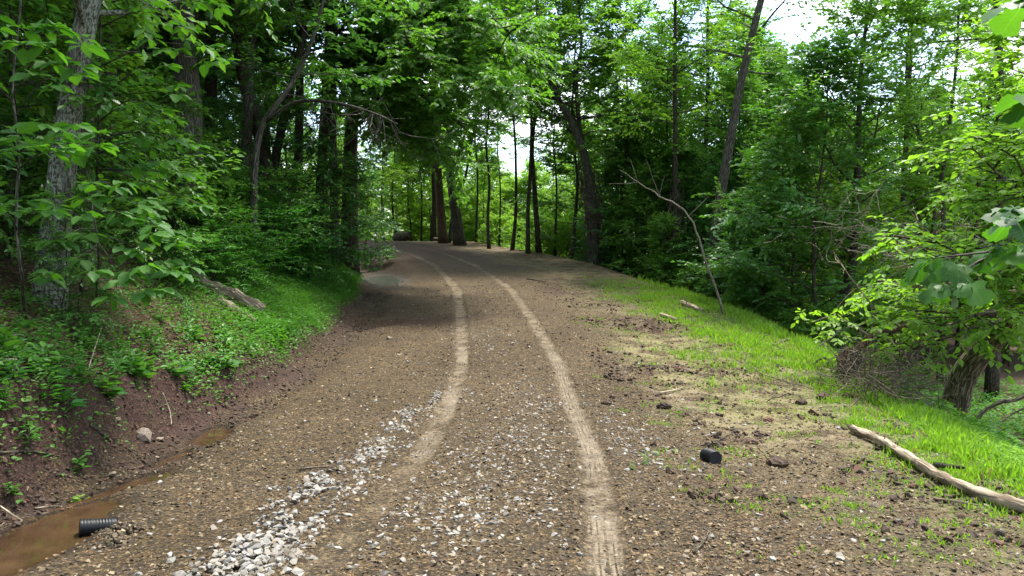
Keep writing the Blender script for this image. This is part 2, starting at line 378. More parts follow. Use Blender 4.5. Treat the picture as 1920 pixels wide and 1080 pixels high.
# ------------------------------------------------------------------ ground sheet
def axis(parts):
    a = []
    for s, e, st in parts: a.append(np.arange(s, e, st))
    return np.unique(np.round(np.concatenate(a + [[parts[-1][1]]]), 4))
gx = np.concatenate([-np.geomspace(6.5, 150, 60)[::-1], np.arange(-6.45, 6.8, .042), np.geomspace(6.85, 150, 70)])
gy = np.concatenate([-np.geomspace(.5, 60, 25)[::-1], np.arange(-.4, 3.4, .2), np.arange(3.5, 10, .042), np.arange(10, 20, .075), np.arange(20, 34, .14), np.geomspace(34.1, 160, 90)])
X, Y = np.meshgrid(gx, gy); Z = hgt(X, Y)
nx, ny = len(gx), len(gy)
idx = (np.arange(ny - 1)[:, None] * nx + np.arange(nx - 1)[None]).ravel()
Q = np.stack([idx, idx + 1, idx + nx + 1, idx + nx], 1)
def masks(X, Y):
    f = foot(Y); b = f - X; e = X - crest(Y); u = X - xc(Y)
    A = {}
    nb = fbm(X * 1.3, Y * 1.3, 101, 4)
    red = sst(-.35, .15, b + .8 * nb) * (1 - sst(1.2, 2.6, b))
    red = np.maximum(red, .8 * np.exp(-(((X + 2.3) / 1.3) ** 2 + ((Y - 16.2) / .7) ** 2)))
    red = np.maximum(red, .75 * np.exp(-(((X - 2.7) / 1.1) ** 2 + ((Y - 16 + .25 * (X - 2.7)) / .6) ** 2)))
    red = np.maximum(red, sst(.12, .3, fbm(X * .9, Y * .9, 111, 4)) * sst(1.3, 2.2, u) * .8)
    A['red'] = np.maximum(red, .8 * sst(26, 36, Y) * (b < 0))
    h = .775; tl = u + h; tr = u - h; use = np.abs(tl) < np.abs(tr); tu = np.where(use, tl, tr)
    fade = np.where(use, .35 + .65 * sst(5.6, 7.5, Y), 1.0)
    A['track'] = (1 - sst(.08, .135, np.abs(tu) + .09 * fbm(X * 4, Y * 3, 121, 3))) * fade * (1 - .45 * sst(20, 40, Y))
    A['tu'] = np.clip(tu, -.3, .3); A['ts'] = Y
    # grass: lit verge on the right, soft slope on the left
    g = sst(-2.6, -.6, e + 1.6 * nb) * sst(10.5, 13.5, Y) + sst(-1.3, -.2, e + nb) * (1 - sst(10.5, 13.5, Y))
    g = g * (1 - sst(20, 27, Y + 3 * nb)) * (1 - .8 * sst(2.5, 6, e))
    g2 = sst(.0, .5, b + .5 * nb) * (1 - sst(1.8, 2.8, b)) * sst(10, 14, Y) * (1 - sst(24, 28, Y))
    A['grassy'] = np.clip(g + g2 * .9 + .25 * sst(0, .2, fbm(X * 1.7, Y * 1.7, 131, 3)) * sst(1.4, 2.4, u), 0, 1)
    A['silt'] = np.clip(sst(1.5, 2.6, u) * (1 - sst(.2, 1.2, e)) * sst(6.5, 8.5, Y) * (1 - sst(13, 16, Y)) + .5 * sst(1.5, 3, u) * (1 - sst(.2, 1.2, e)) + .35 * sst(3, 5, e), 0, 1) * (e < 12)
    A['litter'] = np.clip(sst(.7, 1.6, b + nb) * (1 - g2) + sst(.8, 2.5, e) * (1 - .7 * A['silt']) + .5 * sst(.9, .3, -u) * 0, 0, 1)
    wet = np.zeros_like(X)
    for p in PUD: wet = np.maximum(wet, 1 - sst(.9, 2.0, pud_q(p, X, Y)))
    wet = np.maximum(wet, .55 * np.exp(-((X - (f + .3)) / .3) ** 2) * (Y < 20) * sst(-.1, .15, nb + .1))
    A['wet'] = wet
    return A
AT = masks(X, Y)
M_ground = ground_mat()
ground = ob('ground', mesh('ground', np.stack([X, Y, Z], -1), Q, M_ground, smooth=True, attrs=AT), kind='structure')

def tread(side, y0, y1):
    vs = np.arange(y0, y1, .011); us = np.linspace(-.118, .118, 36); Um, Vm = np.meshgrid(us, vs)
    wob = .02 * fbm(Vm * 1.3, 0 * Vm + side, 141, 2)
    x_ = xc(Vm) + side * .775 + Um + wob; au = np.abs(Um)
    rib = (np.abs(((Um + .5) / .044) % 1 - .5) < .11) & (au < .078)
    lug = (((Vm + .45 * au) / .034) % 1 < .42) & (au > .070)
    zig = ((Vm / .034 + np.floor((Um + .5) / .044) * .5) % 1 < .16) & (au < .078)
    dep = (rib | lug | zig) * 1. ; keep = sst(-.10, .12, fbm(x_ * 2.5, Vm * 1.2, 143, 3)) * .75 + .25
    z_ = hgt(x_, Vm) + .0035 - .010 * dep * keep + .006 * fbm(x_ * 26, Vm * 26, 145, 3) - .03 * sst(.085, .118, au + .05 * fbm(x_ * 9, Vm * 9, 147, 2)) - .02 * (fbm(x_ * 1.6, Vm * 1.1, 149, 3) < (-.03 if side < 0 else -.13))
    a, b = Um.shape; ii = (np.arange(a - 1)[:, None] * b + np.arange(b - 1)[None]).ravel()
    m_, t, p, o = mat('tread_dust'); n = N(t); v = n.n('ShaderNodeNewGeometry').outputs['Position']
    f = n.noise(v, 30, 6, .7); g = n.noise(v, 3, 4, .6)
    col = n.ramp(f, [(.3, (.075, .056, .036)), (.5, (.165, .130, .086)), (.7, (.27, .22, .15))]); col = n.mix(n.gr(g, .42, .60), col, n.mix(1., col, (.6, .58, .54), 'MULTIPLY'))
    n.l(col, p.inputs['Base Color']); p.inputs['Roughness'].default_value = .95; n.bump(n.noise(v, 90, 4, .7), .5, .01, p)
    ob('wheel_track', mesh('wheel_track', np.stack([x_, Vm, z_], -1), np.stack([ii, ii + 1, ii + b + 1, ii + b], 1), m_, smooth=False), ground)
tread(1, 3.7, 13.5); tread(-1, 3.7, 13.5)
# puddle water
def water_mat():
    m, t, p, o = mat('muddy_water'); n = N(t)
    v = n.n('ShaderNodeNewGeometry').outputs['Position']
    col = n.ramp(n.noise(v, 3, 5), [(.35, (.032, .017, .009)), (.65, (.075, .043, .022))])
    n.l(col, p.inputs['Base Color']); p.inputs['Roughness'].default_value = .06; p.inputs['Specular IOR Level'].default_value = .5
    n.bump(n.noise(v, 14, 2), .05, .01, p)
    return m
def clear_mat():
    m, t, p, o = mat('still_water'); n = N(t)
    p.inputs['Base Color'].default_value = (.025, .022, .016, 1); p.inputs['Roughness'].default_value = .03; p.inputs['Specular IOR Level'].default_value = .8
    v = n.n('ShaderNodeNewGeometry').outputs['Position']; n.bump(n.noise(v, 6, 3), .8, .06, p)
    return m
MW = water_mat(); MC = clear_mat()
for k, p in enumerate(PUD):
    th = np.linspace(0, 2 * pi, 48, endpoint=False); c, s = cos(p[4]), sin(p[4])
    u = np.cos(th) * p[2] * 1.28; v = np.sin(th) * p[3] * 1.28
    P = np.stack([p[0] + u * c - v * s, p[1] + u * s + v * c, np.full(48, LEV[k])], 1)
    V = np.vstack([P, [[p[0], p[1], LEV[k]]]])
    ob('water', mesh('water', V, np.array([(i, (i + 1) % 48, 48) for i in range(48)]), MC if k == 4 else MW), kind='structure')

# ------------------------------------------------------------------ leaves
def tmpl(kind):
    if kind == 'simple':
        V = [(0, 0, 0), (-.30, .45, .06), (0, 1, -.10), (.30, .45, .06)]; Fc = [[(0, 2, 1)], [(0, 3, 2)]]; G = [np.array([(0, 2, 1), (0, 3, 2)])]
    elif kind == 'oval':
        V = [(0, 0, 0), (-.20, .18, .05), (-.31, .5, .06), (-.17, .82, 0), (0, 1.02, -.10), (.17, .82, 0), (.31, .5, .06), (.20, .18, .05)]
        G = [np.array([(0, 4, 3, 2, 1), (0, 7, 6, 5, 4)])]
    elif kind == 'lobed':
        V = [(0, 0, 0), (-.10, .18, .02), (-.34, .30, .05), (-.16, .42, .03), (-.42, .62, .05), (-.14, .70, 0), (0, 1.03, -.12),
             (.14, .70, 0), (.42, .62, .05), (.16, .42, .03), (.34, .30, .05), (.10, .18, .02)]
        G = [np.array([(0, 6, 5, 4, 3, 2, 1), (0, 11, 10, 9, 8, 7, 6)])]
    elif kind == 'blade':
        V = [(-.06, 0, 0), (.06, 0, 0), (-.045, .55, .12), (.045, .55, .12), (0, 1, .0)]
        G = [np.array([(0, 1, 3, 2)]), np.array([(2, 3, 4)])]
    elif kind == 'narrow':
        V = [(0, 0, 0), (-.12, .4, .03), (0, 1, -.12), (.12, .4, .03)]; G = [np.array([(0, 2, 1), (0, 3, 2)])]
    return np.array(V, float), G
def leaves(P, D, Nn, Sz, kind, rng, rv=None):
    """one mesh worth of leaves: returns verts, face groups, per face random"""
    T, G = tmpl(kind); n = len(P); k = len(T)
    D = nrm(D); Rr = nrm(np.cross(D, Nn)); Nn = np.cross(Rr, D)
    V = P[:, None] + Sz[:, None, None] * (T[None, :, 0, None] * Rr[:, None] + T[None, :, 1, None] * D[:, None] + T[None, :, 2, None] * Nn[:, None])
    if rv is None: rv = rng.random(n)
    FG = []; R = []
    for g in G:
        FG.append((g[None] + (np.arange(n) * k)[:, None, None]).reshape(-1, g.shape[1])); R.append(np.repeat(rv, len(g)))
    return V.reshape(-1, 3), FG, np.concatenate(R)
def spray(P, D, Ln, n, size, rng, up=.35, droop=.25, ang=(.6, 1.2)):
    """twigs at P along D, each with n leaves, alternate, roughly level"""
    m = len(P); P = np.repeat(P, n, 0); D = nrm(np.repeat(D, n, 0)); Ln = np.repeat(Ln, n)
    t = np.tile((np.arange(n) + .7) / n, m) + rng.normal(0, .05, m * n)
    sg = np.tile(np.where(np.arange(n) % 2, 1., -1.), m); last = np.tile(np.arange(n) == n - 1, m)
    Sd = nrm(np.cross(D, [0, 0, 1.]) + rng.normal(0, .05, D.shape))
    a = rng.uniform(*ang, m * n) * sg; a[last] *= .15
    d = D * np.cos(a)[:, None] + Sd * np.sin(a)[:, None] + rng.normal(0, .15, D.shape); d[:, 2] -= droop
    nn = np.array([0, 0, 1.]) + rng.normal(0, up, D.shape)
    pos = P + D * (Ln * t)[:, None]; pos[:, 2] -= .15 * Ln * t ** 2
    return pos, d, nn, size * rng.uniform(.7, 1.2, m * n)

def branch(p, d, ln, n, rng, wander=.25, lift=.0):
    P = [p]; d = nrm(d)
    for i in range(n):
        d = nrm(d + rng.normal(0, wander, 3) * .6 + np.array([0, 0, lift])); P.append(P[-1] + d * ln / n)
    return np.array(P)

def grow(rng, path, r0, r1, cs, spread, nb, nsec, nspr, nleaf, lsize, ltype='simple', flare=1.3, sides=8, rough=.06,
         twigs=False, lift=.04, elev=(.15, 1.0), up=.35, top=True, one_side=None, lowprof=.55, bare=0, rings=None, droop=.25):
    """trunk along path plus limbs and leaf sprays; returns (wood MB, leaf arrays)"""
    wood = MB(); path = np.asarray(path, float)
    rings = rings or max(8, int(len(path) * 3)); P = resample(path, rings)
    t = np.linspace(0, 1, rings); R = r0 + (r1 - r0) * t ** .9; R = R * (1 + (flare - 1) * np.exp(-t * rings * .55))
    wood.tube(P, R, sides, rough=rough, seed=int(rng.integers(99)))
    H = path[-1, 2] - path[0, 2]; sp = [[], [], []]
    g0 = rng.random() * 6.28
    for i in range(nb):
        tt = cs + (1 - cs) * (i + rng.random() * .8) / nb; tt = min(tt, .985); k = tt * (rings - 1); j = int(k); q = P[j] + (P[min(j + 1, rings - 1)] - P[j]) * (k - j)
        tp = (tt - cs) / (1 - cs); prof = min(1, lowprof + tp * 1.6) * (1 - tp) ** .55 + .12
        az = g0 + i * 2.4 + rng.normal(0, .3)
        if one_side is not None: az = one_side + rng.normal(0, .7)
        el = elev[0] + (elev[1] - elev[0]) * tp + rng.normal(0, .12)
        d = np.array([cos(az) * cos(el), sin(az) * cos(el), sin(el)])
        ln = spread * prof * rng.uniform(.75, 1.2); B = branch(q, d, ln, 5, rng, .22, lift)
        rb = max(.012, (R[j]) * .42 * min(1, .4 + prof * .6)); wood.tube(B, np.linspace(rb, rb * .22, 6), 5, cap=False)
        if rng.random() < bare: continue
        for s in range(nsec):
            u = .25 + .75 * (s + rng.random()) / nsec; kk = u * 5; jj = min(int(kk), 4); qq = B[jj] + (B[jj + 1] - B[jj]) * (kk - jj)
            bd = nrm(B[jj + 1] - B[jj]); sd = nrm(np.cross(bd, [0, 0, 1.])) * (1 if s % 2 else -1)
            dd = bd * .7 + sd * rng.uniform(.4, 1.0) + rng.normal(0, .2, 3); l2 = ln * .42 * (1.15 - .6 * u) * rng.uniform(.7, 1.3) + .15
            Q2 = branch(qq, dd, l2, 3, rng, .2, .0); wood.tube(Q2, np.linspace(rb * .3, rb * .1, 4) + .002, 3, cap=False)
            for w in range(nspr):
                v = (w + .6 * rng.random() + .3) / nspr * 3; jw = min(int(v), 2); pw = Q2[jw] + (Q2[jw + 1] - Q2[jw]) * (v - jw)
                dw = nrm(Q2[jw + 1] - Q2[jw]) * .8 + rng.normal(0, .55, 3) * np.array([1, 1, .45]); sp[0].append(pw); sp[1].append(dw); sp[2].append(lsize * rng.uniform(2.2, 4.2))
    if not sp[0]: return wood, None
    A, D, Ln = map(np.array, sp)
    if twigs:
        dn = nrm(D)
        for a, d, l in zip(A, dn, Ln):
            e = a + d * l; e[2] -= .15 * l; wood.tube(np.array([a, e]), [.006, .003], 3, cap=False)
    pos, d, nn, sz = spray(A, D, Ln, nleaf, lsize, rng, up=up, droop=droop)
    return wood, leaves(pos, d, nn, sz, ltype, rng)

def tree_thing(name, label, cat, built, bark, leafm, loc, rz=0, scale=1, group=None):
    wood, lf = built
    r = ob(name, None, loc=loc, rot=(0, 0, rz), scale=scale, label=label, cat=cat, group=group)
    ob('trunk', wood.build('trunk', bark), r)
    if lf: ob('crown', mesh('crown', lf[0], lf[1], leafm, rnd=lf[2]), r)
    return r
def dup(root, loc, rz=0, scale=1, label=None, group=None, mats=None):
    r = root.copy(); C.objects.link(r); r.location = [float(v) for v in loc]; r.rotation_euler = (0, 0, rz); r.scale = (scale,) * 3 if np.isscalar(scale) else scale
    if label: r['label'] = label
    if group: r['group'] = group
    for ch in list(root.children):
        c = ch.copy(); C.objects.link(c); c.parent = r
        for g in ch.children:
            d = g.copy(); C.objects.link(d); d.parent = c
    return r
def wpath(rng, H, n=7, wob=.15, lean=(0, 0)):
    t = np.linspace(0, 1, n); w = np.cumsum(rng.normal(0, wob, (n, 2)), 0); w -= w[0]
    return np.stack([w[:, 0] + lean[0] * t, w[:, 1] + lean[1] * t, H * t], 1)

# ------------------------------------------------------------------ tree prototypes, built lazily
rg = np.random.default_rng(11)
PROTO = {}
def proto(kind, i):
    k = (kind, i)
    if k in PROTO: return PROTO[k]
    r = np.random.default_rng(abs(hash(kind)) % 1 + sum(map(ord, kind)) * 13 + i * 101)
    if kind == 'canopy':
        b = grow(r, wpath(r, 14, 8, .16), .20, .03, .30, 3.9, 32, 7, 7, 10, .17, 'simple'); w, lf = MB_dark, (ML_mid, ML_dark, ML_mid)[i]
    elif kind == 'oak':
        b = grow(r, wpath(r, 15, 8, .18), .26, .04, .28, 4.6, 32, 8, 6, 10, .19, 'lobed'); w, lf = MB_grey, ML_dark
    elif kind == 'pole':
        b = grow(r, wpath(r, 12, 8, .09), .085, .015, .42, 2.1, 26, 6, 6, 9, .15, 'simple', bare=.12); w, lf = MB_dark, ML_mid
    elif kind == 'young':
        b = grow(r, wpath(r, 7, 7, .10), .06, .01, .12, 2.2, 28, 6, 6, 10, .14, 'simple', lowprof=.75); w, lf = MB_dark, (ML_mid, ML_light, ML_dark)[i]
    elif kind == 'layered':
        b = grow(r, wpath(r, 5.2, 7, .08), .035, .008, .08, 1.9, 24, 5, 4, 8, .15, 'oval', lowprof=.85, elev=(-.05, .6), up=.22, lift=-.02, twigs=True); w, lf = MB_dark, (ML_big, ML_light, ML_dark)[i]
    elif kind == 'sapling':
        b = grow(r, wpath(r, 3.6, 6, .06), .022, .006, .1, 1.25, 20, 5, 4, 9, .11, 'oval', lowprof=.8); w, lf = MB_dark, (ML_mid, ML_light, ML_dark)[i]
    elif kind == 'shrub':
        b = grow(r, wpath(r, 1.25, 5, .05), .014, .005, .05,   .85, 16, 4, 4, 9, .09, 'oval', lowprof=.9, elev=(.25, 1.1)); w, lf = MB_dark, (ML_mid, ML_light, ML_weed)[i]
    elif kind == 'far':
        b = grow(r, wpath(r, 15, 6, .2), .2, .04, .12, 4.4, 30, 6, 6, 9, .26, 'simple', sides=6, lowprof=.7); w, lf = MB_dark, (ML_mid, ML_light, ML_mid)[i]
    wood, l = b
    PROTO[k] = [wood.build('trunk', w), mesh('crown', l[0], l[1], lf, rnd=l[2]), False]
    return PROTO[k]
def plant(kind, i, name, x, y, rz, sc, label, cat, group, lean=None, z=None):
    p = proto(kind, i)
    r = ob(name, None, loc=(x, y, (gz(x, y) if z is None else z) - .08), rot=(0, 0, rz) if lean is None else (lean[0], lean[1], rz), scale=sc, label=label, cat=cat, group=group)
    ob('trunk', p[0], r); ob('crown', p[1], r); return r

# ---- tall trees of the woods, left of the track
def poisson(n, x0, x1, y0, y1, md, rng, ok):
    out = []
    for _ in range(n * 40):
        if len(out) >= n: break
        x, y = rng.uniform(x0, x1), rng.uniform(y0, y1)
        if ok(x, y) and all((x - a) ** 2 + (y - b) ** 2 > md * md for a, b in out): out.append((x, y))
    return out
def U(a, b): return float(rg.uniform(a, b))
left_ok = lambda x, y: x < foot(y) - 2.6 and x > -y * .85 - 6
for k, (x, y) in enumerate(poisson(46, -34, -6, 12, 62, 2.6, rg, left_ok)):
    kind = ('canopy', 'oak', 'canopy', 'pole')[k % 4]
    plant(kind, k % (2 if kind in ('oak', 'pole') else 3), 'woodland_tree', x, y, U(0, 6.3), U(.85, 1.15),
          'tall dark trunked tree in the shaded woods up the slope left of the track', 'tree', 'tall trees in the woods on the left')
for k, (x, y) in enumerate(poisson(34, -26, -5, 11, 50, 1.9, rg, lambda x, y: x < foot(y) - 2.2 and x > -y * .8 - 3)):
    plant(*(('young', (0, 2)[k % 2]) if k % 3 else ('sapling', (0, 2)[k % 2])), 'understorey_tree', x, y, U(0, 6.3), U(.7, 1.15),
          'young leafy tree under the tall trees of the left woods', 'small tree', 'young trees in the woods on the left')
# unseen trees behind and beside the viewer close the canopy and darken the woods
for k, (x, y) in enumerate([(-9, 1), (-13, 5), (-8, -6), (-15, -3), (-12, 9.5), (10, -9), (13, -3), (-4, -14), (7, -16)]):
    plant('canopy', k % 3, 'woodland_tree', x, y, U(0, 6.3), 1, 'unseen tall tree beside the viewer that closes the canopy over the woods', 'tree', 'unseen tall trees around the viewer')
# ---- beyond the bend and down the valley on the right
def far_ok(x, y):
    if -.26 * y < x < .07 * y and y < 86: return False
    return (x > crest(y) + 2.5 or y > 60) and abs(x) < y * .85 + 4 and not (x < foot(y) and y < 60)
for k, (x, y) in enumerate(poisson(64, -40, 44, 34, 92, 4.2, rg, lambda x, y: far_ok(x, y) and x > xc(y) + 5)):
    s = U(.75, 1.0) if x < y * .2 else U(.5, .76)
    plant('far', k % 3 if x < y * .3 else (1, 0, 1)[k % 3], 'distant_tree', x, y, U(0, 6.3), s, 'leafy tree standing in the sunlit woods beyond the track', 'tree', 'trees of the woods beyond the track')
for k, (x, y) in enumerate(poisson(20, 7, 26, 18, 40, 2.7, rg, lambda x, y: x > crest(y) + 3.2 and x < y * .74 + 2 and not (x > .47 * y and y < 23))):
    plant(*(('canopy', 0) if k % 3 == 0 and x < y * .45 else ('pole', k % 2) if k % 3 == 1 else ('young', (0, 1)[x > y * .42])), 'valley_tree', x, y, U(0, 6.3), U(.6, .86),
          'slender leafy tree rising from the low ground right of the grassy verge', 'tree', 'trees on the low ground on the right')
for k, (x, y) in enumerate(poisson(30, 3, 24, 17, 42, 1.8, rg, lambda x, y: x > crest(y) + 1.3 and x < y * .75 + 1 and not (x > .45 * y and y < 25))):
    plant(*(('sapling', 1 if x > y * .45 else (0, 2)[k % 2]) if k % 3 else ('young', 1 if x > y * .42 else (2, 0)[k % 2])), 'understorey_tree', x, y, U(0, 6.3), U(.7, 1.1),
          'low leafy sapling in the thicket below the grassy verge', 'small tree', 'saplings of the thicket on the right')
# row of slim poles at the right edge beyond the clearing
for k, (px, d, s) in enumerate([(893, 44, .9), (917, 38, 1.0), (936, 43, .8), (960, 37, 1.05), (990, 35, 1.2), (1011, 35.5, 1.5), (1040, 36, .8), (1072, 33, 1.05), (790, 50, .8), (743, 52, 1), (718, 60, .9), (1175, 31, 1.), (1243, 30, .9)]):
    x = (px - 960) / F * d
    plant('pole', k % 2, 'pole_tree', x, d, U(0, 6.3), s, ['first slim tree right of the thick black trunk at the bend', 'second slim tree right of the thick black trunk', 'third and thin tree right of the thick black trunk', 'fourth tree right of the thick black trunk, slim and dark',
      'thicker dark pole tree, fifth right of the thick black trunk', 'thickest pole tree at the far edge of the clearing', 'thin pole tree right of the thickest pole at the clearing edge', 'dark pole tree nearest the left of the vine wrapped forked tree',
      'slim tree left of the reddish trunk at the bend', 'single thin tree standing in the bright gap beyond the bend', 'farthest slim tree left in the bright gap beyond the bend', 'slim tree just right of the vine wrapped forked tree', 'slim tree midway between the forked tree and the vine covered stem'][k], 'tree', 'slim trees along the far edge of the clearing')

# ------------------------------------------------------------------ trees one can tell apart
def hero(name, label, cat, pix, d, r0, r1, extra, barkm, leafm, seed, zbase=None, group=None, **kw):
    """a trunk through the given pixels at distance d (d may grow), extended above the frame by extra points (dx,dy,dz)"""
    rng = np.random.default_rng(seed)
    P = [at(px, py, d + dd) for px, py, dd in pix]
    b = P[0]; P[0][2] = gz(b[0], b[1]) - .12
    for e in extra: P.append(P[-1] + np.array(e, float))
    P = np.array(P); loc = P[0].copy()
    built = grow(rng, P - loc, r0 * (1 if d < 12 else .84), r1, **kw)
    return tree_thing(name, label, cat, built, barkm, leafm, loc, group=group)

hero('lichen_tree', 'large tree with pale lichen patches on its trunk, leaning over the left bank', 'tree',
     [(86, 585, 0), (108, 430, 0), (140, 220, 0), (188, 0, 0)], 9, .195, .04, [(.5, .2, 2.5), (.6, .4, 3), (.3, 1, 4)], MB_lich, ML_mid, 5,
     cs=.45, spread=4.2, nb=22, nsec=7, nspr=6, nleaf=9, lsize=.15, sides=20, rough=.09, rings=60, flare=1.15)
hero('ridged_tree', 'tree with narrow ridged grey bark standing just behind the lichen covered one', 'tree',
     [(150, 540, 0), (160, 300, 0), (176, 0, 0)], 10.6, .19, .05, [(.2, 0, 3), (.2, .3, 4), (0, 0, 3)], MB_grey, ML_dark, 6,
     cs=.5, spread=3.8, nb=20, nsec=7, nspr=6, nleaf=9, lsize=.15, sides=14, rings=36)
hero('shaded_tree', 'dark straight trunk in the shade right of the two large near trees', 'tree',
     [(205, 520, 0), (214, 200, 0), (222, 0, 0)], 13.5, .14, .05, [(.2, 0, 3), (0, .3, 4)], MB_dark, ML_dark, 7,
     cs=.5, spread=3, nb=18, nsec=6, nspr=6, nleaf=9, lsize=.15, rings=24)
for k, (pix, d, r) in enumerate([([(452, 425, 0), (468, 250, 0), (486, 0, 0)], 20, .20), ([(498, 430, 0), (522, 290, 0), (572, 90, 0), (590, 0, 0)], 21, .17),
                                 ([(557, 425, 0), (566, 220, 0), (575, 0, 0)], 24, .19), ([(600, 440, 0), (608, 300, 0), (622, 100, 0), (628, 0, 0)], 22.5, .22),
                                 ([(628, 440, 0), (628, 200, 0), (636, 0, 0)], 24, .16), ([(350, 430, 0), (362, 200, 0), (380, 0, 0)], 17, .16)]):
    lab = ['thick straight trunk behind the thin crooked tree on the left slope', 'trunk leaning right behind the thin crooked tree on the left slope', 'upright trunk between the leaning tree and the dead twigs',
           'dark thick trunk at the head of the grassy slope', 'slim upright trunk nearest the bend on the left side', 'grey trunk deep in the shade above the fallen log pair'][k]
    hero('woodland_tree', lab, 'tree', pix, d, r, .05, [(.3, 0, 3), (.2, .3, 3)], (MB_grey, MB_dark)[k % 2], (ML_dark, ML_mid)[k % 2], 20 + k,
         cs=.36, spread=3.6, nb=26, nsec=7, nspr=6, nleaf=9, lsize=.15, sides=12, rings=26)
# thin crooked tree whose limb reaches over the track, with dead twigs
rng = np.random.default_rng(44)
P = np.array([at(474, 415, 16), at(480, 330, 16), at(494, 245, 16), at(520, 205, 16), at(560, 150, 16.3), at(600, 60, 16.5), at(630, -60, 17)]); P[0][2] = gz(P[0][0], P[0][1]) - .1
loc = P[0].copy()
w, lf = grow(rng, P - loc, .085, .03, cs=.62, spread=2.2, nb=14, nsec=5, nspr=5, nleaf=8, lsize=.13, ltype='oval', rings=22, elev=(-.1, .8))
B = np.array([at(505, 230, 16), at(560, 195, 15.6), at(630, 196, 15), at(700, 214, 14.6), at(748, 236, 14.4)]) - loc
w.tube(resample(B, 14), np.linspace(.045, .012, 14), 6)
for k in range(26):
    q = B[0] + (B[-1] - B[0]) * rng.uniform(.3, 1); i = rng.uniform(1.2, 3.99); q = B[int(i)] + (B[int(i) + 1] - B[int(i)]) * (i % 1) if int(i) < 4 else B[4]
    a = branch(q, np.array([rng.normal(.2, .5), rng.normal(-.2, .5), rng.normal(-.9, .5)]), rng.uniform(.5, 1.7), 7, rng, .4)
    w.tube(a, np.linspace(.011, .004, 8), 4, cap=False)
    for _ in range(2):
        j = rng.integers(2, 6); w.tube(branch(a[j], rng.normal(0, 1, 3) + [.1, 0, -.6], rng.uniform(.2, .7), 4, rng, .3), np.linspace(.006, .003, 5), 3, cap=False)
tree_thing('crooked_tree', 'thin crooked tree with a long bare limb of dead twigs reaching toward the track', 'tree', (w, lf), MB_grey, ML_dark, loc)

# trees around the bend
hero('dark_leaning_tree', 'thick almost black trunk leaning left at the outer edge of the bend', 'tree', [(863, 462, 0), (852, 380, 0), (842, 300, 0), (835, 200, 0)], 41, .36, .1, [(-.4, 0, 4), (-.3, 0, 4)], MB_dark, ML_mid, 51,
     cs=.5, spread=4, nb=26, nsec=8, nspr=6, nleaf=9, lsize=.2, sides=12, rings=20)
hero('red_barked_tree', 'reddish trunk standing just left of the thick black one at the bend', 'tree', [(832, 448, 0), (826, 380, 0), (822, 300, 0), (820, 200, 0)], 43, .30, .1, [(0, 0, 4), (.3, 0, 4)], MB_red, ML_mid, 52,
     cs=.45, spread=4.5, nb=24, nsec=7, nspr=6, nleaf=9, lsize=.2, sides=12, rings=20)
hero('slim_leaning_tree', 'slim grey stem leaning between the red and the black trunks at the bend', 'tree', [(842, 452, 0), (850, 400, 0), (868, 350, 0), (880, 300, 0)], 43.5, .12, .05, [(.5, 0, 3), (.4, 0, 3)], MB_grey, ML_mid, 53,
     cs=.5, spread=2.6, nb=16, nsec=5, nspr=5, nleaf=8, lsize=.18, rings=16)
hero('roadside_tree', 'dark trunk a little left of the reddish one, beyond the bend', 'tree', [(812, 440, 0), (815, 380, 0), (812, 290, 0)], 47, .22, .08, [(0, 0, 4), (.3, 0, 4)], MB_dark, ML_light, 54,
     cs=.4, spread=4, nb=22, nsec=6, nspr=6, nleaf=9, lsize=.2, rings=16)

# great oak whose limbs hang over the track
rng = np.random.default_rng(61)
P = np.array([at(655, 445, 25), at(662, 250, 25), at(690, 60, 25), at(720, -120, 25), at(730, -220, 25)]); P[0][2] = gz(P[0][0], P[0][1]) - .1; loc = P[0].copy()
w, lf0 = grow(rng, P - loc, .27, .08, cs=.45, spread=4.5, nb=26, nsec=8, nspr=6, nleaf=9, lsize=.2, ltype='lobed', sides=12, rings=24)
sp = [[], [], []]
for (sx, sy, sd, ex, ey, ed, n) in [(690, 60, 25, 960, 60, 19, 12), (680, 120, 25, 930, 170, 18.5, 12), (672, 190, 25, 880, 250, 20, 10), (690, 40, 25, 860, 10, 21, 10),
                                    (668, 220, 25, 800, 275, 21, 8), (700, 30, 25, 980, 110, 21, 9), (690, 90, 25, 900, 110, 20.5, 10), (690, 60, 25, 640, 170, 20, 11), (680, 130, 25, 720, 200, 19.5, 10), (700, 20, 25, 790, 120, 19, 11), (672, 210, 25, 850, 300, 22, 9)]:
    a, b = at(sx, sy, sd) - loc, at(ex, ey, ed) - loc
    m = (a + b) / 2 + [0, 0, rng.uniform(.3, .8)]
    L_ = resample(np.array([a, m, b]), 12) + rng.normal(0, .06, (12, 3)); w.tube(L_, np.linspace(.10, .02, 12), 6)
    for i in range(int(n * 3.6)):
        k = rng.uniform(2.5, 10.99); q = L_[int(k)] + (L_[int(k) + 1] - L_[int(k)]) * (k % 1)
        s_ = branch(q, rng.normal(0, 1, 3) * [1, 1, .4] + nrm(b - a) * .7, rng.uniform(.6, 1.6), 3, rng, .2, -.04); w.tube(s_, np.linspace(.022, .006, 4), 3, cap=False)
        for j in range(7):
            v = rng.uniform(.3, 2.99); sp[0].append(s_[int(v)] + (s_[int(v) + 1] - s_[int(v)]) * (v % 1)); sp[1].append(nrm(s_[int(v) + 1] - s_[int(v)]) + rng.normal(0, .5, 3) * [1, 1, .5]); sp[2].append(rng.uniform(.4, .7))
pos, d_, nn, sz = spray(*map(np.array, sp), 9, .19, rng, droop=.3); lf1 = leaves(pos, d_, nn, sz, 'lobed', rng)
r = tree_thing('overhanging_oak', 'big oak with deep green limbs hanging out over the track before the bend', 'tree', (w, lf0), MB_dark, ML_dark, loc)
ob('leafy_limb', mesh('leafy_limb', lf1[0], lf1[1], ML_mid, rnd=lf1[2]), r)

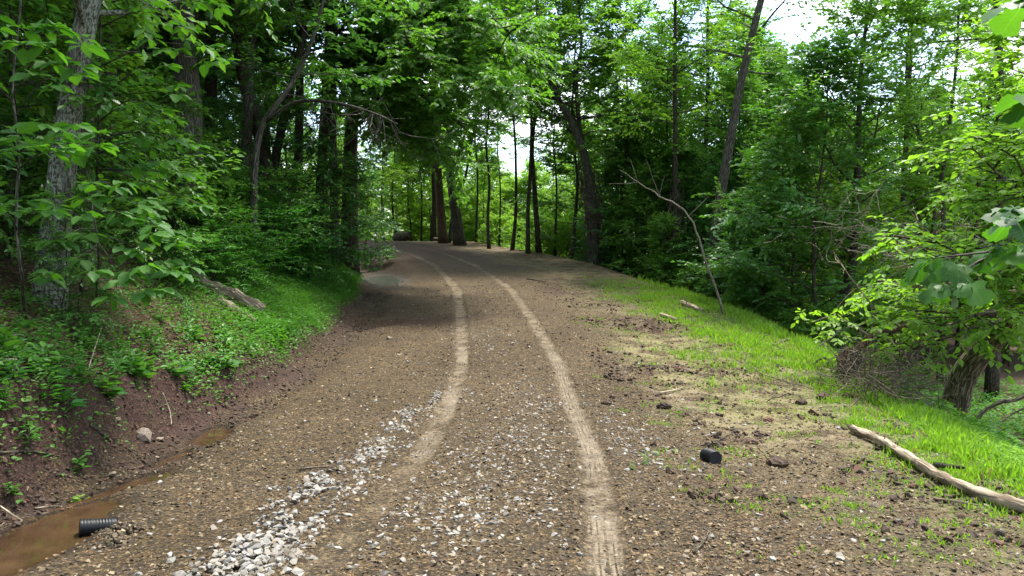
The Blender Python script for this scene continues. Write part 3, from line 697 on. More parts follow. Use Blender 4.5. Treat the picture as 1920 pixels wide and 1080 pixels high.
# right of the clearing
rng = np.random.default_rng(71)
P = np.array([at(1112, 492, 31), at(1110, 400, 31), at(1096, 300, 31)]); P[0][2] = gz(P[0][0], P[0][1]) - .1; loc = P[0].copy()
Lm = np.array([at(1096, 300, 31), at(1070, 230, 31), at(1040, 180, 31), at(1020, 120, 31), at(1005, 20, 31), at(1000, -120, 31)]) - loc
Rm = np.array([at(1096, 300, 31), at(1084, 230, 31), at(1079, 150, 31), at(1088, 90, 31), at(1082, 0, 31), at(1090, -130, 31)]) - loc
w, lf = grow(rng, np.vstack([P - loc, Lm[1:]]), .25, .03, cs=.42, spread=3.6, nb=26, nsec=7, nspr=6, nleaf=9, lsize=.17, sides=12, rings=26)
w2, lf2 = grow(rng, Rm, .11, .03, cs=.1, spread=3.4, nb=26, nsec=7, nspr=6, nleaf=9, lsize=.17, rings=20, flare=1)
r = tree_thing('forked_tree', 'vine wrapped tree that forks into two crooked limbs at the edge of the clearing', 'tree', (w, lf), MB_grey, ML_mid, loc)
ob('limb', w2.build('limb', MB_dark), r); ob('crown', mesh('crown', lf2[0], lf2[1], ML_mid, rnd=lf2[2]), r)
def vines(parent, path, r0, n, seed, ln=(1, 3), matl=MB_old, z=1.):
    rng = np.random.default_rng(seed); m = MB(); path = resample(path, 40)
    for _ in range(n):
        i = int(rng.integers(0, 30)); a = rng.random() * 6.28; k = min(39, i + int(rng.integers(6, 16)))
        seg = path[i:k]; t = np.linspace(0, 1, len(seg)); rr = r0 + rng.uniform(.0, .25) * np.sin(t * 3.1)
        Q_ = seg + np.stack([np.cos(a + t * rng.normal(0, 2)) * rr, np.sin(a + t * rng.normal(0, 2)) * rr, 0 * t], 1) + rng.normal(0, .03, (len(seg), 3))
        m.tube(Q_, rng.uniform(.006, .018), 4, cap=False)
    return ob('vines', m.build('vines', matl), parent)
vines(r, P - loc, .25, 120, 3)
for px, py, dd, tx, d, r0, lab, nm, lm, sd in [
        (1268, 520, 0, 1262, 27, .13, 'thin upright tree wrapped in dry vines behind the bare leaning sapling', 'vine_covered_tree', ML_light, 81),
        (1320, 500, 0, 1322, 31, .15, 'straight dark tree between the vine covered stem and the big leaning one', 'straight_tree', ML_mid, 82)]:
    r = hero(nm, lab, 'tree', [(px, py, 0), (px - 3, 380, 0), (tx, 200, 0), (tx - 2, 60, 0)], d, r0, .04, [(0, 0, 2.2)], MB_dark, lm, sd,
             cs=.42, spread=2.8, nb=26, nsec=6, nspr=6, nleaf=8, lsize=.15, rings=24)
    if sd == 81: vines(r, np.array([at(1268, 540, d), at(1263, 330, d)]) - np.array(r.location), .14, 60, 5)
hero('grey_leaning_tree', 'tall grey barked tree leaning right, its bare upper limbs against the sky', 'tree',
     [(1330, 560, 0), (1340, 440, 0), (1360, 300, 0), (1385, 150, 0), (1420, 0, 0)], 24, .23, .06, [(.5, 0, 1.8), (.5, 0, 1.5)], MB_grey, ML_mid, 83,
     cs=.5, spread=3.4, nb=18, nsec=6, nspr=6, nleaf=8, lsize=.15, sides=12, rings=34, bare=.3)
hero('slim_tree', 'slim dark tree with a dense crown rising left of the gap of open sky', 'tree', [(1688, 600, 0), (1690, 420, 0), (1692, 250, 0), (1697, 60, 0)], 26, .15, .04, [(.1, 0, 1.0)], MB_dark, ML_mid, 84,
     cs=.5, spread=3.2, nb=30, nsec=6, nspr=6, nleaf=8, lsize=.15, rings=28)
hero('dark_right_tree', 'dark straight trunk near the right edge, behind the fresh green leaves', 'tree', [(1868, 600, 0), (1872, 380, 0), (1862, 180, 0), (1850, 0, 0)], 19, .17, .05, [(-.2, 0, 2), (0, 0, 2)], MB_dark, ML_mid, 85,
     cs=.5, spread=3, nb=22, nsec=6, nspr=6, nleaf=8, lsize=.14, rings=30)
for k, (pts, d, r0) in enumerate([([(1770, 620, 0), (1765, 400, 0), (1740, 330, 0), (1712, 240, 0), (1690, 160, 0)], 22, .09), ([(1745, 620, 0), (1748, 420, 0), (1765, 300, 0), (1780, 120, 0)], 23, .09),
                                  ([(1600, 610, 0), (1602, 430, 0), (1598, 330, 0)], 30, .1), ([(1835, 610, 0), (1828, 400, 0), (1838, 250, 0), (1850, 110, 0)], 25, .09)]):
    hero('slender_tree', ['slender dark tree bending left above the tangle of dead branches', 'slender dark tree bending right above the tangle of dead branches', 'slender tree standing in the gap of sunlit woods on the right',
                          'slender tree just left of the dark straight trunk near the right edge'][k], 'tree', pts, d, r0, .03, [(0, 0, 1.5)], MB_dark, (ML_mid, ML_light)[k % 2], 90 + k,
         cs=.4, spread=2.3, nb=22, nsec=5, nspr=5, nleaf=8, lsize=.13, rings=22)
def WHERE(px, d):
    marks = [(743, 'bright gap past the bend'), (862, 'thick black trunk'), (960, 'row of slim poles'), (1112, 'vine wrapped forked tree'), (1265, 'vine covered stem'), (1345, 'grey leaning tree'), (1500, 'gap of open sky'), (1690, 'slim dense tree'), (1790, 'leaning ridged trunk'), (1870, 'right edge trunk')]
    m_ = min(marks, key=lambda q: abs(q[0] - px)); s_ = 'left of' if px < m_[0] - 12 else 'right of' if px > m_[0] + 12 else 'in line with'
    return ('near, ' if d < 28 else 'far behind, ' if d > 35 else 'farther back, ') + s_ + ' the ' + m_[1]
LY = np.random.default_rng(7)
LYL = ['dark young tree with drooping layered leaves at the inner edge of the bend', 'dark young tree among the trunks just before the bend', 'young layered tree above the soft grass near the head of the left slope', 'dark young tree behind the feathery shrubs below the dead twigs',
       'small layered tree between the crooked tree and the shaded trunks', 'low dark tree with layered sprays right of the near large trunks', 'broad leaved young tree behind the thin sapling at the left edge', 'dark young tree partly cut off by the left edge of the photo', 'young layered tree filling the gap between the sapling and the lichen covered trunk',
       'small layered tree left of the foot of the crooked tree', 'fresh green young tree deep at the left edge', 'fresh green young tree behind the thin sapling stem', 'small layered tree between the crooked tree and the thick trunk at the slope head', 'low layered tree growing beside the ridged grey trunk', 'small sapling in front of the foot of the lichen covered trunk', 'small layered sapling crossing the lower part of the lichen covered trunk']
for k, (px, d, kind, i, sc) in enumerate([(1420, 27, 'young', 2, 1.15), (1475, 26, 'young', 2, 1.1), (1530, 28, 'young', 0, 1.0), (1390, 31, 'canopy', 1, .85), (1450, 33, 'canopy', 1, .8), (1500, 30, 'young', 2, 1.2), (1560, 33, 'young', 0, 1.1), (1400, 22, 'sapling', 2, 1.1), (1455, 21, 'sapling', 2, 1.1), (1500, 22, 'sapling', 2, 1.2), (1360, 26, 'young', 2, .8),
                                 (1150, 40, 'canopy', 0, 1.0), (1210, 36, 'canopy', 2, .9), (1290, 38, 'canopy', 0, .9), (1180, 33, 'young', 2, 1.), (1230, 30, 'young', 0, .9), (1290, 29, 'young', 2, .9), (1150, 32, 'sapling', 2, 1.2), (1210, 29, 'sapling', 0, 1.2), (1610, 36, 'canopy', 0, .68), (1740, 34, 'canopy', 0, .72), (1800, 30, 'young', 1, 1.2), (1890, 28, 'canopy', 2, .7), (1345, 35, 'canopy', 0, 1.), (1420, 38, 'canopy', 2, .95), (1480, 36, 'canopy', 0, .82), (1545, 40, 'canopy', 0, .8), (1660, 31, 'young', 1, 1.3), (1580, 28, 'young', 0, 1.2), (1710, 40, 'canopy', 2, .85), (1830, 38, 'canopy', 0, .85), (1770, 27, 'young', 1, 1.15), (1080, 36, 'young', 0, 1.1)]):
    x = (px - 960) / F * d
    plant(kind, i, 'thicket_tree', x, d, U(0, 6.3), sc, {'young': 'young tree', 'canopy': 'tall tree', 'sapling': 'sapling'}[kind] + (' with fresh green leaves ' if (kind, i) == ('young', 1) else ' with deep green leaves ' if i else ' with mid green leaves ') + WHERE(px, d), 'tree', 'trees of the dense thicket past the verge')
for k, (px, d, sc, m_) in enumerate([(688, 31, .7, 2), (640, 24, .7, 2), (610, 19.5, .62, 0), (572, 20, .8, 2), (330, 14, .6, 0), (285, 12, .5, 0),  (15, 9.5, .9, 0), (-70, 8.3, .9, 2), (75, 12, 1, 0), (405, 16.5, .5, 0), (-40, 11, 1, 1), (40, 15, 1.1, 1), (530, 17.5, .5, 0), (120, 10.2, .55, 0), (118, 8.2, .3, 0), (150, 8.6, .22, 0)]):
    x = (px - 960) / F * d
    plant('layered', m_, 'understorey_tree', x, d, U(0, 6.3), sc, LYL[k], 'small tree', 'layered young trees on the left slope')
for k in range(58):
    px = float(LY.uniform(620, 1090)); d = float(LY.uniform(47, 80)); x = (px - 960) / F * d
    if d < 50 and px < 800: continue
    plant(*(('young', 1) if k % 4 else ('far', 1)), 'sunlit_tree', x, d, U(0, 6.3), U(.8, 1.5) if k % 4 else U(.5, .8), 'sunlit yellow green young tree beyond the outer edge of the bend', 'tree', 'sunlit young trees beyond the bend')
# bare leaning sapling
rng = np.random.default_rng(101)
P = np.array([at(1360, 582, 17.6), at(1322, 485, 17.6), at(1290, 405, 17.6), at(1235, 368, 17.6), at(1195, 343, 17.6), at(1160, 318, 17.6)]); P[0][2] = gz(P[0][0], P[0][1]) - .05; loc = P[0].copy()
r = ob('bare_sapling', None, loc=loc, label='pale leafless sapling leaning left over the top of the grassy verge', cat='dead tree')
m = MB(); m.tube(resample(P - loc, 26) + rng.normal(0, .01, (26, 3)), np.linspace(.031, .006, 26), 8, rough=.08); ob('trunk', m.build('trunk', MB_bare), r)
m = MB(); a0 = P - loc
for i, tip in ((2, (1330, 365)), (3, (1245, 330)), (4, (1180, 300)), (4, (1140, 345)), (3, (1210, 300))):
    e = at(*tip, 17.6) - loc; m.tube(resample(np.array([a0[i], (a0[i] + e) / 2 + rng.normal(0, .05, 3), e]), 8), np.linspace(.008, .003, 8), 5, cap=False)
ob('twigs', m.build('twigs', MB_bare), r)

# leaning rough trunk on the right with fresh leaves
rng = np.random.default_rng(111)
P = np.array([pick(1790, 772) - [0, 0, .15], at(1812, 712, 12.6), at(1850, 655, 12.2), at(1900, 600, 11.6), at(1960, 520, 11), at(2020, 400, 10.6), at(2040, 200, 10.4), at(2020, 20, 10.4)]); P[0][1] = 12.9
P[0] = [at(1790, 772, 12.9)[0], 12.9, gz(at(1790, 772, 12.9)[0], 12.9) - .15]; loc = P[0].copy()
w, lf = grow(rng, P - loc, .225, .07, cs=.42, spread=2.6, nb=20, nsec=6, nspr=6, nleaf=8, lsize=.12, ltype='oval', sides=22, rough=.11, rings=60, flare=1.25, elev=(-.4, .7), one_side=3.0, twigs=True)
r = tree_thing('leaning_tree', 'stout tree with deeply ridged bark leaning right below the verge, its foot in pale leaves', 'tree', (w, lf), MB_rough, ML_light, loc)
sp = [[], [], []]; w = MB()
for (sx, sy, ex, ey, ed) in [(1960, 520, 1700, 490, 10.2), (1960, 520, 1790, 560, 10.6), (2020, 400, 1760, 380, 11), (2000, 450, 1840, 470, 9.2), (1990, 560, 1900, 600, 9.6), (2020, 300, 1820, 260, 10.5)]:
    a = at(sx, sy, 11) - loc; b = at(ex, ey, ed) - loc; L_ = resample(np.array([a, (a + b) / 2 + [0, 0, .15], b]), 10) + rng.normal(0, .03, (10, 3))
    w.tube(L_, np.linspace(.03, .008, 10), 5, cap=False)
    for i in range(20):
        k = rng.uniform(2, 8.99); q = L_[int(k)] + (L_[int(k) + 1] - L_[int(k)]) * (k % 1)
        s_ = branch(q, rng.normal(0, 1, 3) * [1, 1, .5] + nrm(b - a) * .5, rng.uniform(.3, .7), 3, rng, .2, -.04); w.tube(s_, np.linspace(.008, .003, 4), 3, cap=False)
        for j in range(3):
            v = rng.uniform(.3, 2.99); sp[0].append(s_[int(v)]); sp[1].append(nrm(s_[int(v) + 1] - s_[int(v)]) + rng.normal(0, .4, 3) * [1, 1, .5]); sp[2].append(rng.uniform(.22, .4))
pos, d_, nn, sz = spray(*map(np.array, sp), 7, .105, rng, droop=.3); lf1 = leaves(pos, d_, nn, sz, 'oval', rng)
ob('limb', w.build('limb', MB_grey), r); ob('leafy_limb', mesh('leafy_limb', lf1[0], lf1[1], ML_light, rnd=lf1[2]), r)

# ------------------------------------------------------------------ near saplings with leaves one can count
def leaf_detail(name, m_, w=.62, lob=0.):
    nu, nv = 4, 8; V = []; 
    for j in range(nv + 1):
        t = j / nv; hw = w / 2 * math.sin(pi * min(1, t ** .8)) ** .75 * (1 + lob * math.sin(t * 16)) if 0 < t < 1 else 0.004
        for i in range(nu + 1):
            s = i / nu * 2 - 1; V.append((s * hw, t, .22 * abs(s) * hw - .22 * t * t + .02 * math.sin(t * 18) * abs(s)))
    Q_ = [(j * 5 + i, j * 5 + i + 1, j * 5 + i + 6, j * 5 + i + 5) for j in range(nv) for i in range(nu)]
    b = len(V); V += [(-.012, -.25, .03), (.012, -.25, .03), (.012, .02, 0), (-.012, .02, 0)]; Q_.append((b, b + 1, b + 2, b + 3))
    V = np.array(V); return mesh(name, V, np.array(Q_), m_, rnd=np.full(len(Q_), .0) + (hash(name) % 1), smooth=True)
def big_leaf_mat(name, c1, c2, vein):
    m, t, p, o = mat(name); n = N(t); oi = n.n('ShaderNodeObjectInfo').outputs['Random']
    v = n.obj(); sx = n.n('ShaderNodeSeparateXYZ'); n.l(v, sx.inputs[0])
    ax = n.math('ABSOLUTE', sx.outputs[0]); mid = n.math('LESS_THAN', ax, .012)
    sv = n.math('LESS_THAN', n.math('PINGPONG', n.math('SUBTRACT', sx.outputs[1], n.math('MULTIPLY', ax, .7)), .06), .0035)
    col = n.mix(oi, c1, c2); col = n.mix(n.math('MULTIPLY', n.noise(v, 6, 3), .25), col, (.02, .05, .01))
    col = n.mix(n.math('MULTIPLY', n.math('MAXIMUM', mid, sv), .55), col, vein)
    n.l(col, p.inputs['Base Color']); p.inputs['Roughness'].default_value = .5; p.inputs['Specular IOR Level'].default_value = .32
    tl = n.n('ShaderNodeBsdfTranslucent'); n.l(n.mix(1., col, (1.6, 1.9, .4), 'MULTIPLY'), tl.inputs[0])
    ms = n.n('ShaderNodeMixShader'); ms.inputs[0].default_value = .42; n.l(p.outputs[0], ms.inputs[1]); n.l(tl.outputs[0], ms.inputs[2]); n.l(ms.outputs[0], o.inputs[0])
    return m
MBL = big_leaf_mat('large_leaf', (.045, .14, .025), (.10, .24, .045), (.14, .30, .08))
MBD = big_leaf_mat('large_dark_leaf', (.024, .085, .016), (.06, .16, .028), (.12, .27, .07))
LM = [leaf_detail('leaf_a', MBL, .62), leaf_detail('leaf_b', MBL, .55, .06), leaf_detail('leaf_c', MBL, .72, .1)]
def leaf_tulip(name, m_):
    # four pointed lobes and a broad notched tip, bent along the midrib
    out_ = [(0, 0), (.16, -.03), (.40, .06), (.50, .22), (.36, .34), (.31, .46), (.44, .62), (.50, .84), (.30, .90), (.12, .98), (0, .90)]
    V = [(0, y_, 0) for _, y_ in out_]; n_ = len(V); ys = np.linspace(0, .9, n_)
    V = [(0, float(y_), 0) for y_ in ys] + [(.55 * x_, .5 * (y_ + float(yy_)), 0) for (x_, y_), yy_ in zip(out_, ys)] + [(x_, y_, 0) for x_, y_ in out_]
    V += [(-x_, y_, z_) for x_, y_, z_ in V[n_:]]
    V = np.array(V, float); V[:, 2] = .22 * np.abs(V[:, 0]) - .30 * V[:, 1] ** 2 + .03 * np.sin(V[:, 1] * 22) * np.abs(V[:, 0]) * 2
    Q_ = []
    for i in range(n_ - 1):
        Q_ += [(i, n_ + i, n_ + i + 1, i + 1), (n_ + i, 2 * n_ + i, 2 * n_ + i + 1, n_ + i + 1), (i + 1, 3 * n_ + i + 1, 3 * n_ + i, i), (3 * n_ + i + 1, 4 * n_ + i + 1, 4 * n_ + i, 3 * n_ + i)]
    b = len(V); V = np.vstack([V, [(-.010, -.35, .06), (.010, -.35, .06), (.010, .02, 0), (-.010, .02, 0)]]); Q_.append((b, b + 1, b + 2, b + 3))
    return mesh(name, V, np.array(Q_), m_, rnd=np.full(len(Q_), .5), smooth=True)
LT = [leaf_tulip('tulip_leaf', MBD), leaf_tulip('tulip_leaf', MBL)]
from mathutils import Matrix, Vector
def put_leaf(parent, pos, d, nn, sz, rng, ms=LM):
    d = nrm(np.array(d)); r_ = nrm(np.cross(d, nn)); u = np.cross(r_, d)
    o = ob('leaf', ms[int(rng.integers(len(ms)))], parent)
    o.matrix_local = Matrix([[r_[0] * sz, d[0] * sz, u[0] * sz, pos[0]], [r_[1] * sz, d[1] * sz, u[1] * sz, pos[1]], [r_[2] * sz, d[2] * sz, u[2] * sz, pos[2]], [0, 0, 0, 1]])
def leafy_plant(name, label, cat, root, stem, limbs, lsize, nleaf, seed, r0=.02, bark=MB_grey, group=None, droop=.25, cluster=5, lm=LM):
    """stem = points; limbs = list of point lists (world); leaves are objects, in loose whorls along the limbs"""
    rng = np.random.default_rng(seed); root = np.array(root, float)
    e = ob(name, None, loc=root, label=label, cat=cat, group=group)
    m = MB()
    if stem is not None: m.tube(resample(np.array(stem) - root, 20) + rng.normal(0, .004, (20, 3)), np.linspace(r0, r0 * .35, 20), 8, rough=.05)
    tot = sum(np.linalg.norm(np.diff(np.array(l), axis=0), axis=1).sum() for l in limbs)
    for l in limbs:
        P_ = resample(np.array(l) - root, 12); ln = np.linalg.norm(np.diff(P_, axis=0), axis=1).sum()
        m.tube(P_, np.linspace(r0 * .45, r0 * .15, 12), 5, cap=False)
        nw = max(2, int(round(nleaf * ln / tot / cluster)))
        for k in range(nw):
            u = (.25 + .75 * (k + 1) / nw) * 11; i = min(int(u), 10); q = P_[i] + (P_[i + 1] - P_[i]) * min(1, u - i); dd = nrm(P_[i + 1] - P_[i])
            q2 = q
            if k < nw - 1:
                sd = nrm(np.cross(dd, [0, 0, 1.])) * (1 if k % 2 else -1); q2 = q + (dd * .5 + sd * rng.uniform(.5, 1) + [0, 0, rng.normal(0, .2)]) * lsize * rng.uniform(.8, 2.2)
                m.tube(np.array([q, q2]), [r0 * .15, r0 * .1], 4, cap=False)
            for c in range(cluster):
                a = 6.28 * c / cluster + rng.normal(0, .3); s1 = nrm(np.cross(dd, [0, 0, 1.])); fw = nrm(dd * [1, 1, .2])
                ld = fw * cos(a) + s1 * sin(a) + fw * .55; ld[2] = -droop + rng.normal(0, .2)
                put_leaf(e, q2 + nrm(ld) * lsize * .25, ld, np.array([0, 0, 1.]) + rng.normal(0, .25, 3), lsize * rng.uniform(.75, 1.2), rng, lm)
    ob('stem', m.build('stem', bark), e)
    return e
g0 = pick(47, 600)
leafy_plant('sapling', 'thin grey stemmed sapling at the left edge with broad leaves at two heights', 'sapling', g0, [g0, at(40, 520, 6.9), at(34, 420, 6.9), at(43, 300, 6.9), at(38, 150, 6.9), at(60, 0, 6.9), at(80, -150, 6.9)],
            [[at(38, 440, 6.9), at(60, 400, 6.6), at(100, 395, 6.4)], [at(36, 430, 6.9), at(15, 400, 6.6), at(-30, 390, 6.5)], [at(43, 290, 6.9), at(100, 240, 6.6), at(150, 235, 6.4)],
             [at(40, 220, 6.9), at(90, 160, 6.7), at(160, 130, 6.5)], [at(40, 200, 6.9), at(0, 160, 6.7), at(-50, 150, 6.5)], [at(45, 120, 6.9), at(90, 70, 6.5), at(120, 60, 6.3)],
             [at(43, 290, 6.9), at(20, 240, 6.6), at(-20, 240, 6.4)], [at(50, 60, 6.9), at(20, 30, 6.7), at(-20, 20, 6.6)], [at(40, 180, 6.9), at(80, 110, 6.4), at(60, 90, 6.)], [at(40, 320, 6.9), at(80, 290, 6.4), at(130, 280, 6.2)]],
            .155, 190, 201, r0=.017, droop=.15)
g1 = pick(180, 575)
leafy_plant('sapling', 'broad leaved bush spreading in front of the foot of the lichen covered tree', 'bush', g1, [g1, at(185, 470, 7.6), at(175, 380, 7.5), at(170, 345, 7.5)],
            [[at(180, 420, 7.6), at(230, 400, 7.3), at(290, 420, 7.1)], [at(182, 440, 7.6), at(250, 460, 7.2), at(330, 510, 7.)], [at(175, 380, 7.6), at(140, 370, 7.3), at(110, 385, 7.1)],
             [at(180, 400, 7.6), at(230, 365, 7.5), at(270, 390, 7.2)], [at(183, 460, 7.6), at(150, 480, 7.2), at(90, 520, 7.)], [at(183, 450, 7.6), at(210, 490, 7.), at(230, 525, 6.8)], [at(175, 360, 7.6), at(190, 340, 7.3), at(220, 350, 7.1)],
             [at(182, 430, 7.6), at(150, 430, 7.2), at(120, 450, 7)], [at(183, 470, 7.6), at(260, 500, 7.1), at(300, 540, 6.9)], [at(180, 400, 7.6), at(260, 400, 7.4), at(330, 455, 7.2)]],
            .15, 200, 202, r0=.014)
g2 = np.array([at(150, 450, 9.6)[0], 9.6, 0]); g2[2] = gz(g2[0], g2[1])
leafy_plant('sapling', 'sapling whose long layered sprays reach right from behind the lichen covered tree', 'sapling', g2, [g2, at(190, 300, 9.4), at(200, 100, 9.3), at(210, -80, 9.3)],
            [[at(200, 60, 9.3), at(280, 30, 8.8), at(350, 60, 8.5)], [at(200, 130, 9.3), at(300, 90, 8.9), at(400, 95, 8.6)], [at(198, 190, 9.3), at(270, 140, 8.9), at(340, 180, 8.7)], [at(195, 230, 9.3), at(260, 190, 8.8), at(330, 230, 8.5)],
             [at(195, 260, 9.3), at(280, 250, 8.8), at(370, 275, 8.5)], [at(192, 290, 9.3), at(250, 270, 8.9), at(300, 310, 8.6)], [at(190, 320, 9.3), at(260, 320, 8.9), at(340, 325, 8.6)], [at(200, 20, 9.3), at(300, 0, 8.9), at(420, 20, 8.8)],
             [at(200, 100, 9.3), at(330, 110, 9), at(430, 120, 8.9)], [at(192, 310, 9.3), at(280, 345, 8.9), at(380, 385, 8.6)]],
            .16, 235, 203, r0=.025, droop=.2)

# leafy boughs reaching in at the right edge, close to the viewer
for k, (lab, src, limbs, sz_, nl) in enumerate([
        ('drooping bough with large dark lobed leaves hanging into view at the right edge', (2300, 330, 2.6), [[(2000, 480, 2.2), (1900, 470, 2.15), (1800, 478, 2.1), (1745, 485, 2.05)], [(1860, 478, 2.1), (1810, 505, 2.0), (1775, 530, 1.98)]], .105, 14),
        ('cluster of yellow green leaves entering from the right edge above the drooping bough', (2320, 300, 2.4), [[(2060, 400, 2.1), (1960, 400, 2.0), (1900, 410, 1.9)], [(2040, 430, 2.1), (1960, 450, 2), (1915, 470, 1.9)]], .105, 14),
        ('few large leaves hanging into the top right corner', (2300, -60, 2.3), [[(2040, -40, 2.0), (1960, -10, 1.9), (1915, 5, 1.85)], [(2040, 120, 2.0), (1970, 160, 1.95), (1935, 185, 1.9)]], .10, 9)]):
    rt = at(2500, 500 - 120 * k, 3.0)
    fx, fy = rt[0], rt[1]
    st = [np.array([fx + .3, fy + .1, gz(fx, fy)]), rt, at(*src)]
    ls = [[at(*src)] + [at(*q) for q in l] if j == 0 else [at(*q) for q in l] for j, l in enumerate(limbs)]
    leafy_plant('leafy_bough', lab, 'branch', st[0], st, ls, sz_ * (.56, .66, .85)[k], int(nl * (2.4, 1.8, 1.3)[k]), 301 + k, r0=.012, droop=(1.1, .4, .5)[k], cluster=5, lm=[LT[0], LT[0], LT[1]] if k == 0 else LT)

# ------------------------------------------------------------------ fern-like shrubs on the left slope, shrubs elsewhere
def frond_plant(seed, h=1.1, nf=22, lsize=.07, length=.6):
    rng = np.random.default_rng(seed); w = MB(); sp = [[], [], []]
    for s in range(5):
        a = rng.random() * 6.28; tip = np.array([cos(a) * h * .35, sin(a) * h * .35, h * rng.uniform(.6, 1)]); P_ = resample(np.array([[0, 0, 0], tip * [.3, .3, .6], tip]), 8); w.tube(P_, np.linspace(.012, .005, 8), 5)
        for f in range(nf // 2 + 3):
            t = rng.uniform(.25, 1); q = P_[int(t * 7)]; az = rng.random() * 6.28; sp[0].append(q); sp[1].append([cos(az), sin(az), rng.uniform(-.1, .5)]); sp[2].append(length * rng.uniform(.6, 1.1))
    A, D, Ln = map(np.array, sp)
    for a, d, l in zip(A, nrm(D), Ln): e = a + d * l; e[2] -= .15 * l; w.tube(np.array([a, (a + e) / 2 + [0, 0, .02], e]), [.004, .003, .002], 3, cap=False)
    pos, d, nn, sz = spray(A, D, Ln, 22, lsize, rng, up=.15, droop=.1, ang=(1.2, 1.4)); lf = leaves(pos, d, nn, sz, 'narrow', rng)
    return w, lf
FR = []
for s in range(3):
    w, lf = frond_plant(400 + s, 1.2, 26, .10, .6); FR.append((w.build('stems', MB_dark), mesh('fronds', lf[0], lf[1], ML_fern, rnd=lf[2])))
def fern(x, y, sc, lab, grp, k=0, rz=0):
    r = ob('feathery_shrub', None, loc=(x, y, gz(x, y) - .05), rot=(0, 0, rz), scale=sc, label=lab, cat='shrub', group=grp); ob('stems', FR[k][0], r); ob('fronds', FR[k][1], r)
for k, (px, py, sc) in enumerate([(430, 470, 1.2), (470, 500, 1.1), (510, 475, 1.2), (545, 480, 1.0), (490, 450, 1.3), (400, 500, 1.), (585, 500, .9), (440, 520, .9), (540, 455, 1.2), (380, 470, 1.2), (600, 480, .8), (350, 500, 1)]):
    q = pick(px, py + 45); fern(q[0], q[1], sc * q[1] / 13, 'bright feathery leaved shrub on the slope above the fallen log pair', 'feathery shrubs on the left slope', k % 3, k * 1.3)
k = 0
for x, y in poisson(60, -14, -4, 7, 30, .8, np.random.default_rng(5), lambda x, y: foot(y) - 7 < x < foot(y) - 1.9 and x > -y * .75 and not (y < 13 and x > foot(y) - 2.6)):
    plant('shrub', (0, 2, 2)[k % 3], 'shrub', x, y, U(0, 6), U(.7, 1.3), 'low leafy shrub on the shaded forest floor of the left slope', 'shrub', 'low shrubs on the left slope'); k += 1
for x, y in poisson(60, 3, 22, 12, 40, .8, np.random.default_rng(6), lambda x, y: crest(y) + .9 < x < crest(y) + 5.5 and (y > 17 or x > crest(y) + 5) and x < y * .7 and not (x > .44 * y and y < 24)):
    plant('shrub', 1 if x > .5 * y else 0, 'shrub', x, y, U(0, 6), U(.5, 1.1), 'low leafy shrub at the foot of the thicket below the verge', 'shrub', 'low shrubs of the right thicket'); k += 1
for x, y in poisson(36, -12, 4, 34, 56, 1.0, np.random.default_rng(8), lambda x, y: crest(y) + .6 < x < crest(y) + 9):
    plant('shrub', 1, 'shrub', x, y, U(0, 6), U(.9, 1.7), 'sunlit low shrub beyond the outer edge of the bend', 'shrub', 'sunlit shrubs beyond the bend'); k += 1

# ------------------------------------------------------------------ stones, gravel, clods, chips
import bmesh
def hull(seed, n=13, sq=(1, .8, .55)):
    r = np.random.default_rng(seed); p = nrm(r.normal(0, 1, (n, 3))) * r.uniform(.75, 1.1, (n, 1)) * sq
    bm = bmesh.new(); [bm.verts.new(q) for q in p]; bmesh.ops.convex_hull(bm, input=bm.verts)
    for v in [v for v in bm.verts if not v.link_faces]: bm.verts.remove(v)
    bmesh.ops.triangulate(bm, faces=bm.faces); bm.verts.index_update()
    V = np.array([v.co[:] for v in bm.verts]); T = np.array([[v.index for v in f.verts] for f in bm.faces]); bm.free(); return V, T
HU = [hull(500 + i) for i in range(8)]
HF = [hull(520 + i, 7, (1, .7, .28)) for i in range(8)]
def rotm(rng, n, tilt=.35):
    a = rng.uniform(0, 6.283, n); tx, ty = rng.normal(0, tilt, (2, n)); ca, sa = np.cos(a), np.sin(a)
    Rz = np.zeros((n, 3, 3)); Rz[:, 0, 0] = ca; Rz[:, 0, 1] = -sa; Rz[:, 1, 0] = sa; Rz[:, 1, 1] = ca; Rz[:, 2, 2] = 1
    Rx = np.zeros((n, 3, 3)); Rx[:, 0, 0] = 1; Rx[:, 1, 1] = np.cos(tx); Rx[:, 1, 2] = -np.sin(tx); Rx[:, 2, 1] = np.sin(tx); Rx[:, 2, 2] = np.cos(tx)
    Ry = np.zeros((n, 3, 3)); Ry[:, 1, 1] = 1; Ry[:, 0, 0] = np.cos(ty); Ry[:, 0, 2] = np.sin(ty); Ry[:, 2, 0] = -np.sin(ty); Ry[:, 2, 2] = np.cos(ty)
    return Ry @ Rx @ Rz
def lumps(P, Sz, prot, rng, tilt=.35):
    Vs, Ts, Rs = [], [], []; n0 = 0; which = rng.integers(0, len(prot), len(P)); M = rotm(rng, len(P), tilt); rv = rng.random(len(P))
    for k, (V, T) in enumerate(prot):
        i = np.where(which == k)[0]
        if not len(i): continue
        W = np.einsum('nij,vj->nvi', M[i], V) * Sz[i][:, None, None] + P[i][:, None]
        Vs.append(W.reshape(-1, 3)); Ts.append((T[None] + (np.arange(len(i)) * len(V))[:, None, None]).reshape(-1, 3) + n0); n0 += len(i) * len(V); Rs.append(np.repeat(rv[i], len(T)))
    return np.vstack(Vs), np.vstack(Ts), np.concatenate(Rs)
rng = np.random.default_rng(600)
pts = []
strip = np.array([(-1.46, 3.9), (-1.44, 4.2), (-1.43, 5.0), (-1.40, 5.8), (-1.30, 7.0), (-1.2, 8.9), (-.92, 10.2)])
